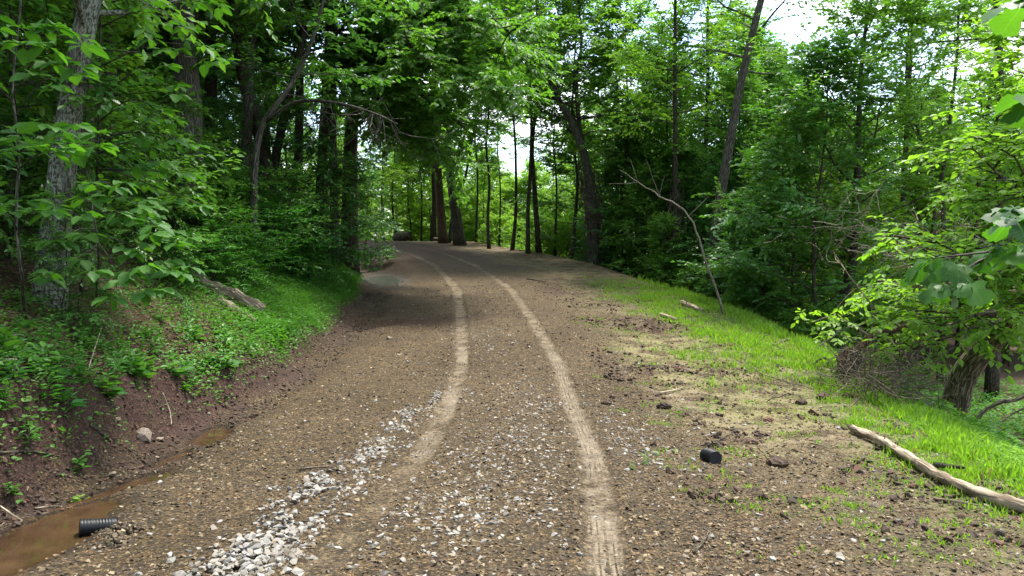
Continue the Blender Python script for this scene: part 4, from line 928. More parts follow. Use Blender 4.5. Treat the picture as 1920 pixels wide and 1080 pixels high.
def along(n, wd, pw=1.):
    t = rng.random(n) ** pw * (len(strip) - 1); i = np.minimum(t.astype(int), len(strip) - 2); u = (t - i)[:, None]
    return (strip[i] * (1 - u) + strip[i + 1] * u) + rng.normal(0, 1, (n, 2)) * wd * (1 - .6 * (t / 6))[:, None]
a = along(1500, .18, 1.15); a = a[fbm(a[:, 0] * 4.5, a[:, 1] * 2.6, 691, 3) > -.11]; pts.append(np.c_[a, .012 + .028 * rng.random(len(a)) ** 1.3])
a = along(420, .36, 1.1) + [.25, 0]; pts.append(np.c_[a, .008 + .028 * rng.random(len(a)) ** 1.5])
def blob(x, y, sx, sy, n, s0, s1):
    pts.append(np.c_[rng.normal(x, sx, n), rng.normal(y, sy, n), rng.uniform(s0, s1, n)])
blob(-.45, 4.9, .28, .5, 260, .010, .030); blob(-.25, 6.3, .3, 1.0, 240, .009, .028); blob(.15, 7.2, .28, .6, 150, .010, .028); blob(.25, 5.0, .4, .7, 130, .009, .026)
blob(-.45, 14.0, .25, .7, 130, .012, .03); blob(.35, 9.2, .25, .8, 130, .012, .03); blob(1.12, 8.0, .14, .8, 130, .012, .034); blob(-.2, 10.5, .5, 1.5, 160, .010, .028)
blob(-2.0, 11, .5, 2, 90, .01, .03); blob(1.35, 6.6, .15, .5, 50, .012, .034); blob(-1, 14, .2, .6, 60, .01, .03)
n = 1000; yy = 3.6 * (28 / 3.6) ** rng.random(n); pts.append(np.c_[xc(yy) + rng.normal(0, 1.5, n), yy, .008 + .02 * rng.random(n) ** 2])
n = 500; yy = 3.6 * (14 / 3.6) ** rng.random(n); pts.append(np.c_[xc(yy) + rng.uniform(1.3, 4.4, n), yy, .008 + .026 * rng.random(n) ** 2])
pts = np.vstack(pts); pts = pts[(pts[:, 1] > 3.2) & (pts[:, 0] > foot(pts[:, 1]) + .5)]
intrk = np.minimum(np.abs(pts[:, 0] - xc(pts[:, 1]) - .775), np.abs(pts[:, 0] - xc(pts[:, 1]) + .775)) < .13
pts = pts[~(intrk & (rng.random(len(pts)) < .8))]
zz = hgt(pts[:, 0], pts[:, 1]); bulk = .05 * np.exp(-((np.abs(pts[:, 0] + 1.55)) / .17) ** 2) * (pts[:, 1] < 6) * rng.random(len(pts))
P3 = np.c_[pts[:, 0], pts[:, 1], zz + pts[:, 2] * rng.uniform(-.15, .22, len(pts)) + bulk]
vis = (np.abs(P3[:, 0]) < P3[:, 1] * .66) & (P3[:, 1] > 4.05); score = pts[:, 2] / pts[:, 1] * vis; order = np.argsort(-score)
heap = ob('gravel_bed', None, loc=(0, 0, 0), label='pale crushed stones strewn in a broken strip along the left wheel track', cat='gravel')
SM = [mesh('stone', V, T, M_stone, rnd=np.full(len(T), rng.random())) for V, T in HU]
for i in order[:299]:
    o = ob('stone', SM[int(rng.integers(8))], heap, loc=P3[i], rot=tuple(rng.normal(0, .3, 2)) + (float(rng.uniform(0, 6.28)),), scale=tuple(float(pts[i, 2]) * rng.uniform(.85, 1.2, 3)))
i = order[299:]; V, T, Rv = lumps(P3[i], pts[i, 2] * rng.uniform(.85, 1.15, len(i)), HU, rng)
ob('gravel', mesh('gravel', V, T, M_stone, rnd=Rv), heap, kind='stuff')

# chips of bark, wood and hard earth all over the track
n = 120000; yy = 3.4 * (24 / 3.4) ** (rng.random(n) ** .85); xx = rng.uniform(-.75, .75, n) * yy
k = (xx > foot(yy) - .2) & (xx < crest(yy) + .8) & (xx > -8); xx, yy = xx[k], yy[k]
u = xx - xc(yy); tk = np.minimum(np.abs(u - .775), np.abs(u + .775)) < .14
dens = fbm(xx * 1.1, yy * 1.1, 701, 4) + .5 + .25 * (u > 1.4); k = (rng.random(len(xx)) < np.clip(dens * 1.7 - .25, .15, 1)) & ~(tk & (rng.random(len(xx)) < .85)); xx, yy = xx[k], yy[k]
sz = (.0035 + .023 * rng.random(len(xx)) ** 2.8) * (1 + .045 * yy)
for p in PUD[:4]:
    k = pud_q(p, xx, yy) > 1.15; xx, yy, sz = xx[k], yy[k], sz[k]
V, T, Rv = lumps(np.c_[xx, yy, hgt(xx, yy) + sz * .12], sz, HF, rng, .3); ob('debris', mesh('debris', V, T, M_chip, rnd=Rv), kind='stuff', label='bark chips and crumbs of hard earth scattered over the whole track', cat='debris')
# dark churned clods
n = 26000; yy = 4.5 * (20 / 4.5) ** rng.random(n); xx = rng.uniform(1.3, 5.2, n)
m_ = sst(.06, .26, fbm(xx * .9, yy * .9, 111, 4)) + .35 * (fbm(xx * 2.5, yy * 2.5, 703, 3) > .12) + 3 * np.exp(-(((xx - 2.7) / 1.0) ** 2 + ((yy - 16.1 + .25 * (xx - 2.7)) / .4) ** 2))
k = (rng.random(n) < m_ * .55) & (xx < crest(yy) - .3); xx, yy = xx[k], yy[k]; sz = .008 + .045 * rng.random(len(xx)) ** 3.5
V, T, Rv = lumps(np.c_[xx, yy, hgt(xx, yy) + sz * .3], sz, HU, rng); ob('clods', mesh('clods', V, T, M_clod, rnd=Rv), kind='stuff', label='dark reddish clods of churned earth between the track and the verge', cat='earth')
# crumbs and stones on the red bank
n = 12000; yy = 4 * (20 / 4.) ** rng.random(n); b = rng.uniform(-.5, 1.1, n); xx = foot(yy) - b; sz = .006 + .032 * rng.random(n) ** 4
k = np.abs(xx) < .75 * yy
for p in PUD[:4]: k &= pud_q(p, xx, yy) > 1.1
xx, yy, sz = xx[k], yy[k], sz[k]
V, T, Rv = lumps(np.c_[xx, yy, hgt(xx, yy) + sz * .2], sz, HU, rng); ob('bank_crumbs', mesh('bank_crumbs', V, T, M_clod, rnd=Rv), kind='stuff', label='red earth crumbs and pebbles fallen down the cut bank', cat='earth')
# larger stones one can point at
for (px, py, s, lab) in [(268, 822, .085, 'pale upright stone at the foot of the red bank'), (299, 826, .045, 'small tan stone right of the pale upright one at the bank foot'), (300, 897, .045, 'brown stone beside the narrow middle puddle'),
                         (222, 790, .05, 'flat brown stone set in the red bank'), (30, 640, .10, 'grey brown rock on the leafy slope at the left edge'), (391, 777, .03, 'small white stone above the upper puddle'),
                         (1338, 815, .035, 'flat pale stone left of the black pipe end on the right'), (730, 636, .07, 'light flat stone on the lip of the red pit'), (962, 646, .055, 'flat tan stone alone between the wheel tracks'),
                         (1448, 1052, .032, 'pale stone near the bottom edge under the seedling grass'), (505, 920, .03, 'lone white stone left of the gravel strip'), (1160, 803, .03, 'grey white stone on the right edge of the right wheel track'),
                         (210, 893, .05, 'dark wet stone beside the tongue of brown water')]:
    q = pick(px, py); h_ = hull(int(px), 22, (1, .75, .8 if px == 268 else .5)); o = ob('stone', mesh('stone', h_[0], h_[1], M_rock if px not in (391, 505, 1448, 1160, 1338) else M_stone, rnd=np.full(len(h_[1]), .5)), loc=q + [0, 0, s * .35], scale=(s, s, s * (1.5 if px == 268 else 1)), rot=(0, .1, px), label=lab, cat='stone', group='larger stones')

# ------------------------------------------------------------------ grass and ground cover
def blades(xx, yy, hh, kind='blade', lean=.35, rng=rng, wid=None):
    n = len(xx); D = np.c_[rng.normal(0, lean, (n, 2)), np.ones(n)]; a = rng.uniform(0, 6.28, n)
    return leaves(np.c_[xx, yy, hgt(xx, yy) - .01], D, np.c_[np.cos(a), np.sin(a), 0 * a], hh, kind, rng)
def joined(name, parts, matl, **kw):
    Vs, Fs, Rs, n0 = [], {}, {}, 0
    for V, FG, R in parts:
        Vs.append(V); o = 0
        for f in FG: Fs.setdefault(f.shape[1], []).append(f + n0); Rs.setdefault(f.shape[1], []).append(R[o:o + len(f)]); o += len(f)
        n0 += len(V)
    ks = list(Fs); return ob(name, mesh(name, np.vstack(Vs), [np.vstack(Fs[k]) for k in ks], matl, rnd=np.concatenate([np.concatenate(Rs[k]) for k in ks])), kind='stuff', **kw)
rng = np.random.default_rng(800)
n = 150000; yy = 4.6 * (26 / 4.6) ** (rng.random(n) ** .9); e = rng.uniform(-3.0, 1.8, n); xx = crest(yy) + e
nb = fbm(xx * 1.3, yy * 1.3, 101, 4); g = sst(-2.6, -1.2, e + 1.6 * nb) * sst(10, 13.5, yy) + sst(-.9, -.3, e + nb) * (1 - sst(10, 13.5, yy)); g = g * (1 - sst(20, 26, yy + 3 * nb)) * (.10 + .90 * (fbm(xx * 4, yy * 4, 811, 3) > -.02)) * (e < np.where(yy < 12, .9, 1.8))
k = (rng.random(n) < g) & (np.abs(xx) < .72 * yy); xx, yy = xx[k], yy[k]
print('verge blades', len(xx))
hh = rng.uniform(.03, .09, len(xx)) * (.6 + 1.2 * (fbm(xx * 2.5, yy * 2.5, 813, 3) + .5)) * (1 + .6 * (xx > crest(yy) - .2)) * (1 + .02 * yy)
sm = blades(xx, yy, hh)
# thin seedling grass in tufts over the bare shoulder
tx, ty = rng.uniform(1.2, 4.6, 700), 4.2 * (17 / 4.2) ** rng.random(700); k = fbm(tx * 1.7, ty * 1.7, 131, 3) > -.03; tx, ty = tx[k], ty[k]
tx = np.repeat(tx, 14) + rng.normal(0, .05, len(tx) * 14); ty = np.repeat(ty, 14) + rng.normal(0, .05, len(ty) * 14); k = tx < crest(ty); tx, ty = tx[k], ty[k]
sm2 = blades(tx, ty, rng.uniform(.02, .06, len(tx)), 'narrow', .5)
k = rng.random(len(xx)) < .06; kk_ = rng.integers(0, len(xx), int(k.sum()))
joined('dead_straw', [blades(xx[kk_], yy[kk_], rng.uniform(.04, .12, len(kk_)), 'narrow', .9)], ML_straw, label='dry straw scattered among the verge grass', cat='straw')
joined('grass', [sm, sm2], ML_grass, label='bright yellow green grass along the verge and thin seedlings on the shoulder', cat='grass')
def lush(xx, yy, h, size, kind='narrow', hp=1.0):
    n = len(xx); a = rng.uniform(0, 6.28, n); D = np.c_[np.cos(a), np.sin(a), rng.uniform(-.2, .7, n)]; hz = rng.random(n) ** hp
    return leaves(np.c_[xx, yy, hgt(xx, yy) + hz * h + .01], D, np.c_[rng.normal(0, .4, (n, 2)), np.ones(n)], size * rng.uniform(.6, 1.2, n), kind, rng)
# lush stilt grass: left slope and lower right
n = 90000; yy = rng.uniform(9.5, 27, n); b = rng.uniform(-.15, 2.6, n); xx = foot(yy) - b; nb = fbm(xx * 1.3, yy * 1.3, 101, 4)
k = rng.random(n) < sst(.05, .5, b + .4 * nb) * (1 - sst(1.6, 2.6, b)) * sst(10, 14, yy) * (.5 + (fbm(xx * 1.5, yy * 1.5, 821, 3) > -.1)); xx, yy = xx[k], yy[k]
l1 = lush(xx, yy, .10 + .22 * (fbm(xx * 1.2, yy * 1.2, 823, 3) + .5), .085)
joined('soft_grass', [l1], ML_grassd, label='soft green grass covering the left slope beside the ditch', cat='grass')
n = 60000; yy = 4.4 * (13 / 4.4) ** rng.random(n); e = rng.uniform(-.15, 3.2, n); xx = crest(yy) + e
k = (rng.random(n) < .25 + .75 * (fbm(xx * 1.4, yy * 1.4, 831, 3) > -.08)) & (np.abs(xx) < .74 * yy) & (rng.random(n) < 1 - sst(10, 13, yy)) & (rng.random(n) < 1 - .8 * sst(1.6, 3, e)); xx, yy = xx[k], yy[k]
l2 = lush(xx, yy, (.07 + .30 * (fbm(xx * 1.4, yy * 1.4, 833, 3) + .5)) * sst(-.3, .8, xx - crest(yy)), .075)
joined('verge_weeds', [l2], ML_grass, label='lush light green weeds below the long pale log', cat='weeds')
# valley floor cover
n = 40000; yy = 9 * (45 / 9) ** rng.random(n); xx = crest(yy) + rng.uniform(1.2, 9, n); k = (xx < .75 * yy) & (fbm(xx * .8, yy * .8, 841, 3) > -.08); xx, yy = xx[k], yy[k]
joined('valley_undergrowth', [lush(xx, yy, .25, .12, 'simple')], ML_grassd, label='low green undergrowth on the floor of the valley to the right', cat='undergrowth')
# forest floor cover on the left: leafy clusters and dead leaves
nc = 4300; yc = 4.6 * (24 / 4.6) ** rng.random(nc); bc = .22 + 6 * rng.random(nc) ** 1.8; xcn = foot(yc) - bc
k = (xcn > -.78 * yc) & (fbm(xcn * 1.2, yc * 1.2, 851, 3) > -.12); xcn, yc = xcn[k], yc[k]
m_ = 9; X3 = np.repeat(xcn, m_) + rng.normal(0, .10, len(xcn) * m_); Y3 = np.repeat(yc, m_) + rng.normal(0, .10, len(xcn) * m_)
sz = np.repeat(rng.uniform(.022, .065, len(xcn)), m_)
l3 = lush(X3, Y3, np.repeat(rng.uniform(.03, .30, len(xcn)), m_), sz, 'oval')
joined('undergrowth', [l3], ML_weed, label='small leafy plants covering the ground above the red bank', cat='undergrowth')
n = 26000; yy = 4.4 * (26 / 4.4) ** rng.random(n); b = .45 + 8 * rng.random(n) ** 1.4; xx = foot(yy) - b; k = xx > -.78 * yy; xx, yy = xx[k], yy[k]
n2 = 9000; y2 = 7 * (30 / 7) ** rng.random(n2); x2 = crest(y2) + rng.uniform(.5, 7, n2); xx, yy = np.r_[xx, x2], np.r_[yy, y2]
n3 = 15000; y3 = 3.8 * (18 / 3.8) ** rng.random(n3); x3 = np.where(rng.random(n3) < .78, rng.uniform(1.0, 4.6, n3), rng.uniform(-3.2, 1.2, n3)); k3 = (fbm(x3 * 1.2, y3 * 1.2, 861, 3) > -.1) & (x3 < crest(y3) + .2) & (np.minimum(np.abs(x3 - xc(y3) - .775), np.abs(x3 - xc(y3) + .775)) > .13); x3, y3 = x3[k3], y3[k3]; n3 = len(x3); xx, yy = np.r_[xx, x3], np.r_[yy, y3]
a = rng.uniform(0, 6.28, len(xx)); dl = leaves(np.c_[xx, yy, hgt(xx, yy) + .008], np.c_[np.cos(a), np.sin(a), rng.normal(.1, .3, len(a))], np.c_[rng.normal(0, .5, (len(a), 2)), np.ones(len(a))], np.r_[rng.uniform(.03, .085, len(a) - n3), rng.uniform(.012, .036, n3)], 'simple', rng)
joined('leaf_litter', [dl], ML_dry, label='brown dead leaves lying on the forest floor and shoulders', cat='leaf litter')

# weeds one can count on the bank and at the gravel
WD = []
for s in range(5):
    r_ = np.random.default_rng(900 + s); nl = (26, 34, 18, 60, 12)[s]; h_ = (.16, .22, .12, .20, .10)[s]; a = r_.uniform(0, 6.28, nl); t = r_.random(nl)
    P_ = np.c_[np.cos(a) * .03 * t, np.sin(a) * .03 * t, h_ * t]; D = np.c_[np.cos(a), np.sin(a), r_.uniform(0, .5, nl)]
    V, Fg, R_ = leaves(P_, D, np.c_[r_.normal(0, .3, (nl, 2)), np.ones(nl)], r_.uniform(.06, .12, nl) * (1.5 - t) * (1, .9, 1.3, .7, 1.6)[s], ('oval', 'narrow', 'oval', 'narrow', 'oval')[s], r_)
    WD.append(mesh('weed', V, Fg, (ML_weed, ML_fern, ML_big, ML_fern, ML_light)[s], rnd=R_))
spots = [(55, 835, 3, 1.6, 'feathery bright green weed low on the red bank at the left edge'), (148, 880, 0, .9, 'small leafy plant standing at the foot of the red bank'), (152, 940, 4, .6, 'tiny two leaved seedling at the edge of the brown puddle'),
         (325, 705, 2, 1.7, 'broad leaved plant hanging over the lip of the bank'), (130, 770, 1, 1.9, 'large leafy weed cascading down the red bank'), (200, 740, 0, 1.6, 'leafy weed left of the bare bank face'), (90, 745, 1, 1.7, 'dense weed above the cascading one'),
         (250, 700, 0, 1.6, 'weed on the lip above the bare red earth'), (400, 690, 1, 1.3, 'narrow leaved weed on the bank lip under the fallen logs'), (440, 665, 1, 1.4, 'weed clump beneath the end of the log pair'), (20, 930, 0, .8, 'small weed beside the near puddle at the left edge'),
         (155, 650, 0, 1.5, 'leafy weed beside the white twig'), (360, 640, 0, 1.6, 'leafy weed below the fallen log pair'), (1210, 870, 3, .6, 'seedling tuft right of the right wheel track'), (1745, 780, 2, 2.6, 'tall dark leaved weed below the root plate'), (1700, 750, 0, 2.0, 'weed between the root plate and the leaning tree'), (1185, 880, 3, .5, 'small green tuft beside pale stones right of the right wheel track')]
for px, py, kk, sc, lab in spots:
    sc *= .78; q = pick(px, py); ob('weed', WD[kk], loc=q - [0, 0, .01], rot=(0, 0, px), scale=sc, label=lab, cat='weed', group='weeds')
for k in range(150):
    y = float(4.8 * (16 / 4.8) ** rng.random()); x = float(foot(y) - rng.uniform(.22, 1.3)); 
    if x < -.7 * y: continue
    ob('weed', WD[k % 4], loc=(x, y, gz(x, y) - .01), rot=(float(rng.normal(0, .2)), float(rng.normal(.25, .15)), k), scale=float(rng.uniform(.6, 1.5)) * (.6 if k % 4 == 2 else 1), label='small green weed growing on the lip of the red bank', cat='weed', group='weeds along the bank lip')

# ------------------------------------------------------------------ corrugated drain pipes
M_pipe = simple_mat('black_plastic', (.010, .011, .013), .45, spec=.3)
M_hole = simple_mat('pipe_inside', (.004, .004, .004), .9)  # darker than the outer wall: shade of the bore put into the colour
def pipe(loc, d, ln, r, lab):
    d = nrm(np.array(d, float)); e = ob('drain_pipe', None, loc=loc, label=lab, cat='pipe'); n = int(ln / .006); t = np.linspace(0, 1, n)
    m = MB(); m.tube(np.outer(t * ln, d), r * (1 + .085 * np.sign(np.sin(t * ln / .018 * 6.283)) * np.abs(np.sin(t * ln / .018 * 6.283)) ** .5), 28, cap=False); ob('corrugated_wall', m.build('corrugated_wall', M_pipe), e)
    m = MB(); m.tube(np.outer(np.linspace(0, .9, 10) * ln, d), r * .86, 28, cap=False); ob('inner_wall', m.build('inner_wall', M_hole), e)
    m = MB(); m.tube(np.array([d * 0 - d * .002, d * .001, d * .001, -d * .002, -d * .002]), np.array([r * 1.0, r * 1.0, r * .86, r * .86, r]), 28, cap=False); ob('rim', m.build('rim', M_pipe, False), e)
    return e
dd_ = (CAMZ - LEV[0] - .05) / ((1000 - 540) / F + TT); q = at(132, 1000, dd_); pipe(q + [0, 0, 0], (.84, .52, -.14), .22, .054, 'black corrugated drain pipe sticking out of the earth over the brown puddle')
q = pick(1340, 868); pipe(q + [0, -.02, .045], (-.22, .95, -.10), .17, .062, 'short black corrugated pipe end poking out of the churned earth on the right')
# earth heaped over the pipes
for px, py, s in [(232, 998, .10), (215, 1022, .06), (1340, 838, .10)]:
    q = pick(px, py); n = 260; aa = rng.normal(0, 1, (n, 2)) * s * .6; P_ = np.c_[q[0] + aa[:, 0], q[1] + aa[:, 1], q[2] + .07 * np.exp(-(aa ** 2).sum(1) / (s * s)) * rng.random(n)]
    V, T, Rv = lumps(P_, rng.uniform(.006, .028, n), HU, rng); ob('earth_heap', mesh('earth_heap', V, T, M_chip, rnd=Rv), kind='stuff', label='crumbly earth heaped over the buried part of the pipe', cat='earth')

def clod_mesh(seed, r, n_=16):
    th = np.arange(n_) / n_ * 2 * pi; ph = np.linspace(0, pi, 10); A_, B_ = np.meshgrid(th, ph)
    V = np.stack([np.sin(B_) * np.cos(A_), np.sin(B_) * np.sin(A_), np.cos(B_) * .6], -1); rr = 1 + .9 * fbm(V[..., 0] * 3 + seed, V[..., 1] * 3 + V[..., 2] * 2.3, seed, 4)
    V = (V * rr[..., None] * r).reshape(-1, 3); Q_ = [(i * n_ + j, i * n_ + (j + 1) % n_, (i + 1) * n_ + (j + 1) % n_, (i + 1) * n_ + j) for i in range(9) for j in range(n_)]
    return V, np.array(Q_)
for px, py, r_, lab in [(1458, 872, .085, 'black muddy clod lying right of the black pipe end'), (1544, 748, .09, 'reddish clod of earth at the edge of the grass above the long log'), (1502, 757, .07, 'dark clod left of the reddish one near the grass edge'),
                        (1410, 832, .06, 'small red clod above the black pipe end'), (1245, 765, .08, 'dark red clod right of the right wheel track'), (1440, 790, .06, 'dark round clod on the pale silt'), (1137, 757, .07, 'rusty clod lying beside the right wheel track'), (1590, 745, .07, 'dark clod sunk in the grass edge right of the reddish one'), (1300, 605, .09, 'dark clod in the grass below the short pale log')]:
    q = pick(px, py); V, Q_ = clod_mesh(px, r_); ob('clod', mesh('clod', V, Q_, M_clod, rnd=np.full(len(Q_), .1 if 'red' not in lab and 'rusty' not in lab else .9)), loc=q + [0, 0, r_ * .25], label=lab, cat='clod', group='large clods of earth')
# ------------------------------------------------------------------ logs and sticks
def log(name, label, cat, pts, r0, r1, matl, seed, sides=16, rough=.10, rings=40, branches=0, group=None):
    P_ = np.array(pts, float); loc = P_[0].copy(); rr = np.random.default_rng(seed); e = ob(name, None, loc=loc, label=label, cat=cat, group=group)
    Q_ = resample(P_ - loc, rings); Q_ += rr.normal(0, r0 * .04, Q_.shape); m = MB(); m.tube(Q_, np.linspace(r0, r1, rings) * (1 + .1 * np.sin(np.arange(rings) * .7 + seed)), sides, rough=rough, seed=seed, freq=5); ob('wood', m.build('wood', matl), e)
    if branches:
        m = MB()
        for _ in range(branches):
            i = int(rr.integers(4, rings - 2)); b_ = branch(Q_[i], rr.normal(0, 1, 3) + [0, 0, .5], rr.uniform(2, 6) * r0, 4, rr, .3); m.tube(b_, np.linspace(r0 * .25, r0 * .08, 5), 5, cap=True)
        ob('stubs', m.build('stubs', matl), e)
    return e
def gp(px, py, up=0): return pick(px, py) + [0, 0, up]
lg = [gp(1598, 812, .05), gp(1648, 838, .07), gp(1700, 868, .065), gp(1752, 900, .06), gp(1800, 925, .06), gp(1860, 945, .05), gp(1925, 965, .05), gp(2010, 985, .05)]
log('fallen_log', 'long pale weathered log lying along the lower edge of the grassy verge', 'log', lg, .040, .048, MB_log, 3, rings=90, rough=.13, branches=7)
a = gp(1765, 895, .04); b_ = gp(1822, 893, .04); log('stick', 'short dark broken branch touching the far side of the long pale log', 'stick', [a + [0, .12, .03], b_ + [0, .1, 0]], .025, .012, MB_dark, 4)
A = pick(486, 592); Bq = pick(378, 545)
log('fallen_log', 'upper and thicker of the two grey logs resting down the left slope', 'log', [A + [.06, -.05, .09], (A + Bq) / 2 + [0, 0, .16], Bq + [0, .1, .12], Bq + [-.6, .5, .55]], .125, .10, MB_log2, 5, rings=44, rough=.16)
A = pick(470, 615); Bq = pick(405, 560)
log('fallen_log', 'lower thinner split log tucked under the thicker one on the left slope', 'log', [A + [.03, -.03, .07], (A + Bq) / 2 + [0, 0, .05], Bq + [-.1, .1, .05]], .095, .08, MB_log2, 6, rings=34, rough=.2)
A = pick(28, 694); log('fallen_log', 'end of a grey log at the left edge of the photo above the bank', 'log', [A + [0, 0, .04], A + [-.5, .12, .06], A + [-1.2, .3, .2]], .05, .06, MB_pale, 7, rings=26)
A = pick(1278, 571); Bq = pick(1313, 586); log('fallen_log', 'short pale log lying on the upper grassy verge', 'log', [A + [0, 0, .05], Bq + [0, 0, .06]], .065, .06, MB_log, 8, rings=16, branches=2)
A = pick(1240, 592); Bq = pick(1268, 602); log('fallen_log', 'flat tan piece of wood in the grass left of the short pale log', 'wood', [A + [0, 0, .03], Bq + [0, 0, .03]], .045, .04, MB_log, 9, rings=12)
A = pick(540, 512); Bq = pick(560, 524); log('fallen_log', 'brown log end half hidden in the feathery shrubs of the left slope', 'log', [A + [-.5, .2, .25], A + [0, 0, .08], Bq + [0, 0, .08]], .09, .1, MB_old, 10, rings=14)
A = np.array([(742 - 960) / F * 48, 48, 0.]); A[2] = gz(A[0], A[1]); log('fallen_log', 'fat cut log lying beyond the head of the track', 'log', [A + [0, 0, .25], A + [.9, -.3, .42]], .33, .3, MB_old, 11, rings=12)
A = A + [2.6, -2, 0]; A[2] = gz(A[0], A[1]); log('fallen_log', 'low cut log on the ground left of the reddish trunk at the bend', 'log', [A + [0, 0, .12], A + [1.1, 0, .12]], .13, .13, MB_old, 12, rings=12)
for k, (pp, r0, lab, mt) in enumerate([
        ([(1236, 740, .02), (1258, 737, .03), (1284, 730, .03)], .016, 'forked pale stick on the bare shoulder', MB_log), ([(988, 524, .02), (1005, 527, .03), (1022, 530, .02)], .022, 'dark curved stick at the right side of the upper track', MB_old),
        ([(170, 800, .02), (196, 822, .03), (208, 832, .02)], .016, 'pale root sticking out of the red bank', MB_old), ([(-10, 858, .03), (60, 855, .03), (100, 858, .02)], .012, 'thin horizontal root on the red bank at the left edge', MB_old),
        ([(305, 745, .05), (318, 775, .03), (322, 800, .02)], .008, 'thin pale twig hanging down the bare bank', MB_pale), ([(165, 700, .03), (180, 670, .12), (192, 645, .2)], .008, 'white twig poking up among the bank weeds', MB_pale),
        ([(0, 955, .02), (30, 975, .02), (70, 1000, .03)], .008, 'grey twig dipping into the near puddle', MB_pale), ([(65, 957, .015), (100, 954, .02), (130, 956, .015)], .007, 'straight twig lying left of the tiny seedling', MB_pale),
        ([(1450, 632, .0), (1466, 605, .2), (1478, 590, .45)], .02, 'short broken stick standing up at the dark edge of the verge', MB_old), ([(1480, 640, .0), (1510, 605, .3), (1545, 580, .6)], .008, 'thin straight twig slanting up beyond the verge', MB_pale),
        ([(1395, 600, .0), (1400, 580, .3), (1402, 560, .5)], .014, 'small dead stem standing right of the bare leaning sapling', MB_old), ([(1520, 688, .03), (1545, 685, .12), (1560, 692, .02)], .022, 'dark arched root lying left of the root plate', MB_dark),
        ([(1340, 575, .02), (1420, 605, .03), (1500, 640, .02)], .012, 'long thin branch lying along the top edge of the verge', MB_old), ([(1450, 650, .02), (1480, 640, .04), (1505, 648, .03)], .03, 'weathered branch piece on the crest of the verge', MB_old),
        ([(560, 885, .015), (600, 880, .02), (655, 888, .01)], .009, 'curved dark twig beside the gravel strip', MB_old), ([(690, 868, .012), (720, 862, .02), (740, 870, .01)], .006, 'thin twig across the gravel strip', MB_old),
        ([(1300, 1040, .01), (1322, 1020, .03), (1330, 1000, .03)], .008, 'small forked twig near the bottom of the photo', MB_old), ([(1752, 940, .02), (1790, 948, .03), (1835, 953, .02)], .012, 'pale forked twig below the long pale log', MB_log)]):
    log('stick', lab, 'stick', [gp(*p) for p in pp], r0, r0 * .5, mt, 30 + k, sides=7, rings=14, branches=(2 if r0 > .007 else 0), group='sticks')

# ------------------------------------------------------------------ uprooted tree: root plate, fallen stem, tangle
rng = np.random.default_rng(950)
c = pick(1598, 712); c = c + [0, .1, .28]
e = ob('uprooted_tree', None, loc=c, label='root plate of a small uprooted tree with its brown stem lying out over the valley', cat='fallen tree')
m = MB()
for _ in range(150):
    d = nrm(rng.normal(0, 1, 3)); d[1] -= .3; p0 = rng.normal(0, .07, 3); b_ = branch(p0, d + [0, 0, -.25], rng.uniform(.2, .48), 6, rng, .55, -.12); m.tube(b_, np.linspace(rng.uniform(.006, .016), .003, 7), 4, cap=False)
ob('roots', m.build('roots', MB_bare), e)
V, T = hull(77, 40, (.2, .14, .2)); ob('root_soil', mesh('root_soil', V, T, M_clod, rnd=np.full(len(T), .4)), e)
m = MB(); D_ = c[1]; P_ = resample(np.array([at(1600, 668, D_), at(1640, 632, D_ + .3), at(1700, 612, D_ + .6), at(1760, 560, D_ + 1), at(1800, 530, D_ + 1.4)]) - c, 26); m.tube(P_, np.linspace(.065, .03, 26), 12, rough=.1)
ob('stem', m.build('stem', MB_red), e)
m = MB()
for (i, tx, ty) in [(8, 1720, 680), (10, 1740, 650), (12, 1560, 470), (14, 1700, 470), (16, 1640, 430), (18, 1780, 470), (6, 1530, 600), (20, 1850, 540), (9, 1700, 720), (22, 1690, 380)]:
    t_ = at(tx, ty, D_ + rng.uniform(-.6, 1)) - c; L_ = resample(np.array([P_[i], (P_[i] + t_) / 2 + rng.normal(0, .12, 3), t_]), 9) + rng.normal(0, .02, (9, 3)); m.tube(L_, np.linspace(.02, .006, 9), 5, cap=False)
    for _ in range(5):
        k = int(rng.integers(2, 8)); m.tube(branch(L_[k], rng.normal(0, 1, 3), rng.uniform(.2, .8), 6, rng, .4), np.linspace(.008, .002, 7), 3, cap=False)
ob('branches', m.build('branches', MB_pale), e)
sp = [[], [], []]
for _ in range(60):
    i = int(rng.integers(4, 25)); q = P_[i] + rng.normal(0, .3, 3); sp[0].append(q); sp[1].append(rng.normal(0, 1, 3) * [1, 1, .4]); sp[2].append(.35)
for (px, py) in [(1530, 600), (1545, 620), (1580, 610), (1560, 640), (1610, 590), (1640, 600), (1690, 560), (1650, 640)]:
    for _ in range(4): sp[0].append(at(px, py, D_ - .2) - c + rng.normal(0, .1, 3)); sp[1].append(rng.normal(0, 1, 3) * [1, 1, .4]); sp[2].append(.3)
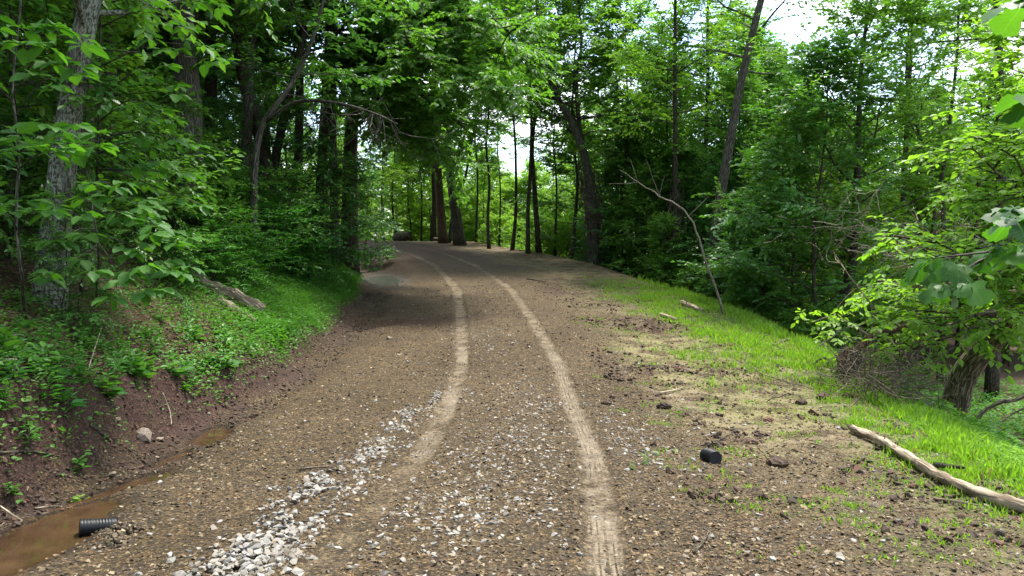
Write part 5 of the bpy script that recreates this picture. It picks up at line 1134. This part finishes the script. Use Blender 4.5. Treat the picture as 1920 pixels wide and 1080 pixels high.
pos, d_, nn, sz = spray(*map(np.array, sp), 7, .10, rng, droop=.4); lf = leaves(pos, d_, nn, sz, 'oval', rng); ob('leafy_sprays', mesh('leafy_sprays', lf[0], lf[1], ML_light, rnd=lf[2]), e)
def tangle(c, sx, sy, sz_, n, lab, matl, seed, r=(.002, .008), kind=None):
    rng = np.random.default_rng(seed); m = MB(); p0 = rng.normal(0, 1, (n, 3)) * [sx, sy, sz_]
    for q in p0: m.tube(branch(q, rng.normal(0, 1, 3) * [1, 1, .6], rng.uniform(.3, 1.1), 7, rng, .5), np.linspace(rng.uniform(*r), .0015, 8), 3, cap=False)
    o = ob('dead_branches', m.build('dead_branches', matl), loc=c, label=lab, cat='brush'); o['kind'] = 'stuff'
c = pick(1670, 760) + [0, .3, .30]; tangle(c, .42, .3, .16, 260, 'tangle of fine dead twigs between the root plate and the leaning tree', MB_log2, 1, (.004, .011))
c = at(1740, 450, 15); tangle(c, .8, .5, .18, 150, 'nest of pale dead branches hanging behind the drooping bough', MB_pale, 2, (.004, .012))
c = at(1600, 420, 15.5); tangle(c, .6, .4, .4, 60, 'loose pale dead branches left of the nest of twigs', MB_pale, 3, (.004, .014))
c = pick(1280, 540) + [0, .6, .15]; tangle(c, .9, .4, .1, 150, 'dry twigs heaped at the top edge of the verge under the vine wrapped stems', MB_old, 4)
# arching dead branch at the right
q0 = gp(1828, 805, .02); D_ = q0[1]
e = log('dead_branch', 'dark dead branch arching up from the weeds at the right edge', 'branch', [q0, at(1850, 780, D_), at(1885, 757, D_ - .1), at(1925, 748, D_ - .2), at(1990, 700, D_ - .3)], .035, .045, MB_old, 60, rings=30, branches=6)
e = log('dead_branch', 'thin dark branch slanting left under the arching one at the right edge', 'branch', [gp(1850, 815, .02), at(1900, 785, D_ + .1), at(1950, 760, D_ + .1)], .014, .02, MB_old, 61, rings=16, branches=3)
e = log('dead_branch', 'thin upright dead stem right of the leaning tree', 'branch', [gp(1800, 825, 0), at(1815, 770, D_ + .4), at(1840, 700, D_ + .5), at(1850, 620, D_ + .6)], .014, .01, MB_old, 62, rings=20, branches=4)
